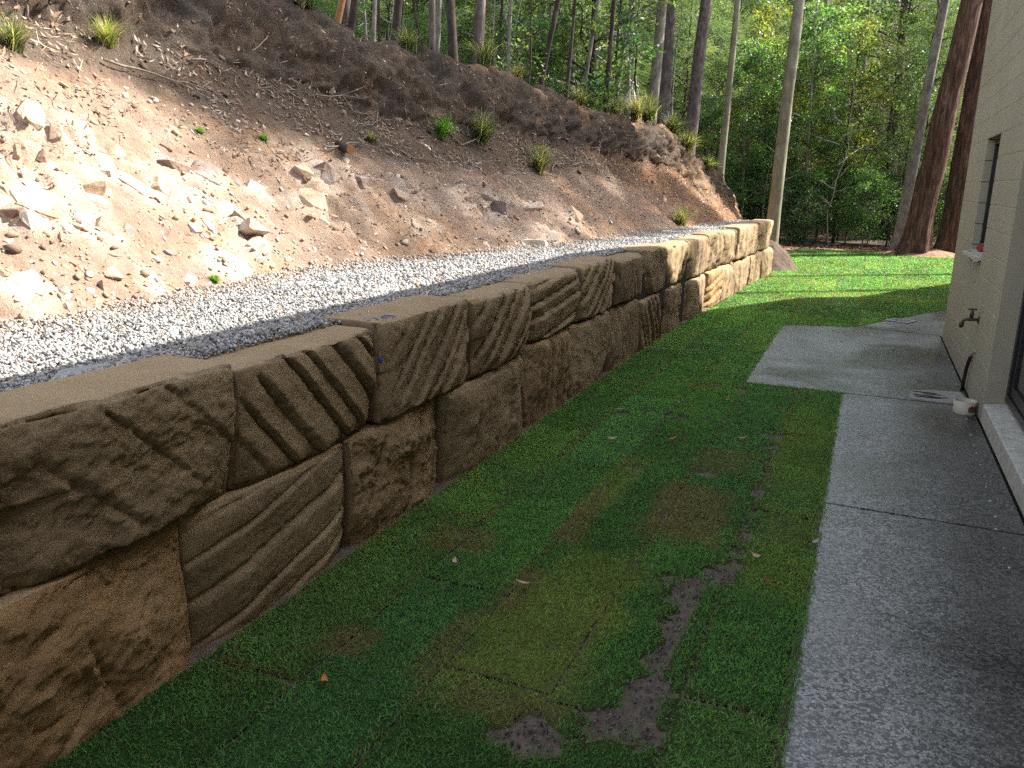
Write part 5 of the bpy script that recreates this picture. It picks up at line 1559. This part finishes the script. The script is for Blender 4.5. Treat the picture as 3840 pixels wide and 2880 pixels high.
big_tree('gum_tree', (-1.98, 20.0, 0.0), (-1.90, 20.0, 5.58), 15, 0.155, 'bark_olive', 'slim smooth olive-grey gum trunk at the end of the sandstone wall', crown=gumcrown(10, 15, 2.0, 14), flare=1.2, bend=0.05, seed=4)
big_tree('gum_tree', (-3.77, 23.0, 0.6), (-3.73, 23.0, 6.25), 14, 0.105, 'bark_olive', 'slim olive stem rising from the far end of the bank', crown=gumcrown(9.5, 13, 1.6, 12), flare=1.2, bend=0.04, seed=5)
big_tree('gum_tree', (-4.25, 20.8, 1.9), (-4.07, 20.8, 5.86), 15, 0.163, 'bark_purple', 'purple-brown rough trunk rising from grass on the bank crest', crown=gumcrown(10, 15, 2.0, 14), flare=1.25, seed=6)
big_tree('gum_tree', (-4.65, 18.5, 2.5), (-4.52, 18.5, 5.45), 14, 0.118, 'bark_grey', 'pale grey spotted trunk, left of a close pair on the bank crest', crown=gumcrown(9.5, 13, 1.6, 12), flare=1.2, seed=7)
big_tree('gum_tree', (-4.89, 20.7, 2.2), (-4.87, 20.7, 5.88), 15, 0.155, 'bark_purple', 'brown rough trunk, right of a close pair on the bank crest', crown=gumcrown(10, 14, 1.8, 12), flare=1.2, seed=8)
for i, (bx, by, bz, tx, tz, r, bark, lab) in enumerate([
    (-4.9, 15.8, 2.75, -4.81, 4.96, 0.045, 'bark_dark', 'crooked dark twiggy stem on the bank crest'),
    (-6.21, 11.4, 3.2, -6.19, 4.21, 0.05, 'bark_purple', 'slim brown stem on the bank crest beside the dark forked trunk'),
    (-6.10, 12.0, 3.2, -6.16, 4.32, 0.075, 'bark_dark', 'dark trunk on the bank crest beside a slim brown stem'),
    (-5.90, 12.5, 3.2, -5.86, 4.40, 0.09, 'bark_purple', 'thick brown trunk on the bank crest above the overhang'),
    (-6.25, 10.0, 3.2, -6.21, 3.95, 0.03, 'bark_grey', 'thin pale stem on the bank crest near the orange peeling trunk'),
    (-6.62, 9.6, 3.4, -6.48, 3.89, 0.045, 'wood', 'orange peeling stem on the bank crest'),
    (-5.57, 14.0, 3.0, -5.24, 4.64, 0.05, 'bark_dark', 'dark stem leaning away from the bank crest'),
    (-5.41, 15.0, 2.9, -5.27, 4.83, 0.035, 'bark_dark', 'thin dark straight stem on the bank crest'),
    (-6.30, 10.5, 3.25, -6.18, 4.04, 0.06, 'bark_dark', 'dark leaning trunk on the bank crest'),
    (-5.84, 13.5, 3.2, -5.78, 4.58, 0.03, 'bark_grey', 'pale thin stem on the bank crest behind the grass'),
    (-6.50, 9.8, 3.3, -6.36, 3.92, 0.055, 'bark_dark', 'dark trunk on the bank crest behind the orange stem'),
    (-5.39, 16.0, 2.9, -5.16, 5.01, 0.04, 'bark_grey', 'pale leaning stem on the bank crest'),
    (0.48, 33.0, 0.0, 0.28, 7.9, 0.24, 'bark_purple', 'dark trunk half hidden by foliage behind the lawn'),
    (-0.6, 36.0, 0.2, -0.9, 8, 0.12, 'bark_grey', 'pale stem deep in the wood behind the lawn'),
]):
    big_tree('gum_tree' if r > 0.08 else 'sapling', (bx, by, bz), (tx, by, tz), 11 + (i % 4), r, bark, lab, 'tree' if r > 0.08 else 'sapling', crown=gumcrown(7.5, 10.5, 1.2, 5), flare=1.2, sides=8, rnd=0.05, seed=20 + i, bend=0.05)

# tall gums added out of view behind the house so their crowns shade the bank
SHADE = [(13.3, 23.3, 22.5, 27.5, 2.6), (13.9, 26.6, 22.0, 27.0, 2.7), (14.4, 29.8, 21.0, 25.5, 2.2)]
for i, (x, y, za, zb, r) in enumerate(SHADE):
    big_tree('gum_tree', (x, y, 0), (x, y, 6), zb, 0.17, 'bark_grey', ['tall unseen grey gum added behind the house to shade the bank', 'middle one of three tall grey gums added behind the house for shade', 'tall grey gum added farthest behind the house for shade', 'unseen grey gum added behind the house with a thin open crown'][i], crown=gumcrown(za, zb, r, (58, 56, 34, 8)[i]), flare=1.3, seed=60 + i)

# the wood
def occupied(x, y, pts, d):
    return any((x - a) ** 2 + (y - b) ** 2 < d * d for a, b in pts)
random.seed(11)
pts = []
def behind_crest(x, y): return x < float(np.interp(y, CR_Y, CR_X)) - 0.7
def scatter(n, kinds, cond, xr, yr, d, smin, smax, where, hmax=None):
    c = 0; tries = 0
    while c < n and tries < n * 60:
        tries += 1
        x, y = random.uniform(*xr), random.uniform(*yr)
        if not cond(x, y) or occupied(x, y, pts, d): continue
        pts.append((x, y)); c += 1
        sc = random.uniform(smin, smax)
        if hmax: sc *= hmax(x, y)
        place(random.choice(kinds), x, y, sc, random.uniform(0, 6.28), where)
az = lambda x, y: math.degrees(math.atan2(x, y))
back = lambda x, y: -26 < az(x, y) < 8 and y > 27.3 - 0.25 * max(0, -x - 2) and (x > float(np.interp(y, CR_Y, CR_X)) + 0.3 or y > 25)
left = lambda x, y: behind_crest(x, y) and -48 < az(x, y) < -12
# wood beyond the lawn
scatter(14, ['oak_a', 'oak_b', 'broad_b', 'yellow', 'broad_a'], back, (-10, 4), (27, 32), 1.5, 0.75, 1.1, 'at the wood edge beyond the lawn')
scatter(34, ['oak_a', 'oak_a', 'broad_a', 'broad_b', 'yellow', 'oak_b'], back, (-16, 6), (31, 43), 1.5, 0.9, 1.3, 'deep in the wood beyond the lawn', lambda x, y: float(np.interp(x, [-8, -2, 4], [1.0, 0.85, 0.55])))
scatter(22, ['pole', 'pole_d'], back, (-9, 4), (26.5, 34), 0.7, 0.7, 1.15, 'in the wood beyond the lawn')
scatter(7, ['bare'], back, (-6, 3), (25.9, 29.5), 0.6, 0.6, 1.1, 'in the wood beyond the lawn')
scatter(25, ['bush', 'bush_g', 'bush'], back, (-8, 3.5), (26.2, 31), 0.7, 0.5, 1.1, 'in the wood beyond the lawn')
# wood on top of the bank
scatter(16, ['pole', 'bare'], left, (-12, -4), (12, 26), 0.6, 0.9, 1.3, 'among the trunks above the bank')
scatter(30, ['pole', 'pole_d', 'pole_d'], left, (-16, -4), (7.5, 24), 0.55, 0.6, 1.05, 'in the wood above the bank')
scatter(24, ['oak_a', 'oak_b', 'broad_a', 'oak_a'], left, (-22, -4.5), (10, 26), 1.6, 0.7, 1.1, 'in the wood above the bank')
scatter(18, ['bush', 'bush_g', 'bush'], left, (-16, -4.5), (9, 24), 0.9, 0.4, 0.8, 'in the wood above the bank')
scatter(34, ['oak_a', 'broad_a', 'oak_b', 'broad_b'], left, (-34, -7), (16, 40), 1.9, 0.9, 1.4, 'far back above the bank')

def build_woodland():
    g = np.random.default_rng(55)
    n = 90000
    a = np.radians(g.uniform(-56, 16, n)); r = g.uniform(41, 66, n)
    x, y = r * np.sin(a), r * np.cos(a)
    top = 13 + 6 * fbm(xyz(x * 0.12, y * 0.12, 0 * x), 3)
    z = ground_height(x, y) + top * g.random(n) ** 0.8
    clump = fbm(xyz(x * 0.45, y * 0.45, z * 0.45), 3)
    k = clump > -0.08
    P = np.stack([x, y, z], 1)[k]; n = len(P)
    pal = np.array(G1 + GN + GG)
    col = pal[g.integers(len(pal), size=n)] * g.uniform(0.7, 1.2, (n, 1))
    V, F, C = leaves(P, g.normal(size=(n, 3)), g, 0.42, 0.2, col, 0.3, 0.2)
    tag(add('woodland', make_mesh('woodland', V, F, M['leaf'], C)), 'distant green mass of the wood closing off the view', 'woodland', kind='stuff')
build_woodland()

# low ground plants and litter along the lawn edge
def build_verge():
    g = np.random.default_rng(57)
    n = 5000
    x = g.uniform(-3.5, 4.5, n); y = g.uniform(24.2, 28.5, n)
    z = np.maximum(ground_height(x, y), -0.09) + 0.02
    z = np.where(y < 27, np.maximum(z, -0.02 - 0.09 * sm(y, 25.8, 27.2)), z)
    k = y > 25.2 - 1.2 * sm(-x, 0.6, 1.8)
    P = np.stack([x, y, z], 1)[k]; n = len(P)
    pal = np.array([(0.28, 0.17, 0.1), (0.2, 0.12, 0.075), (0.36, 0.25, 0.17), (0.13, 0.08, 0.05)])
    col = pal[g.integers(4, size=n)]
    D = g.normal(size=(n, 3)); D[:, 2] *= 0.2
    V, F, C = leaves(P, D, g, 0.12, 0.035, col, 0.1, 0)
    tag(add('bark_litter', make_mesh('bark_litter', V, F, M['litter'], C)), 'reddish bark and leaf litter round the tree bases at the lawn edge', 'leaf litter', kind='stuff')
build_verge()
# heap of bark and soil round the foot of the big leaning tree
def mound(name, cx, cy, rx, ry, h, lab, col):
    u = np.linspace(-1, 1, 34)
    U, W = np.meshgrid(u, u, indexing='ij'); U, W = U.ravel(), W.ravel()
    rr = np.sqrt(U ** 2 + W ** 2)
    x, y = cx + U * rx, cy + W * ry
    z = h * (1 - sm(rr, 0.1, 1.0)) * (1 + 0.4 * fbm(xyz(x * 2.5, y * 2.5, 0 * x), 4)) - 0.05
    c = np.array(col) * (1 + 0.4 * fbm(xyz(x * 5, y * 5, 0 * x), 3))[:, None]
    tag(add(name, make_mesh(name, xyz(x, y, z), grid_faces(34, 34), M['floor'], c, True)), lab, kind='structure')
mound('earth_mound', 1.4, 24.9, 1.5, 1.0, 0.22, 'low mound of reddish bark and soil under the big leaning tree', (0.26, 0.16, 0.1))
mound('soil_spill', -1.95, 18.75, 0.8, 0.98, 0.62, 'soil spilling round the far end of the sandstone wall', (0.11, 0.078, 0.058))
for k in TPL:
    if USED[k] == 0:
        for ch in list(TPL[k][0].children): bpy.data.objects.remove(ch)
        bpy.data.objects.remove(TPL[k][0])
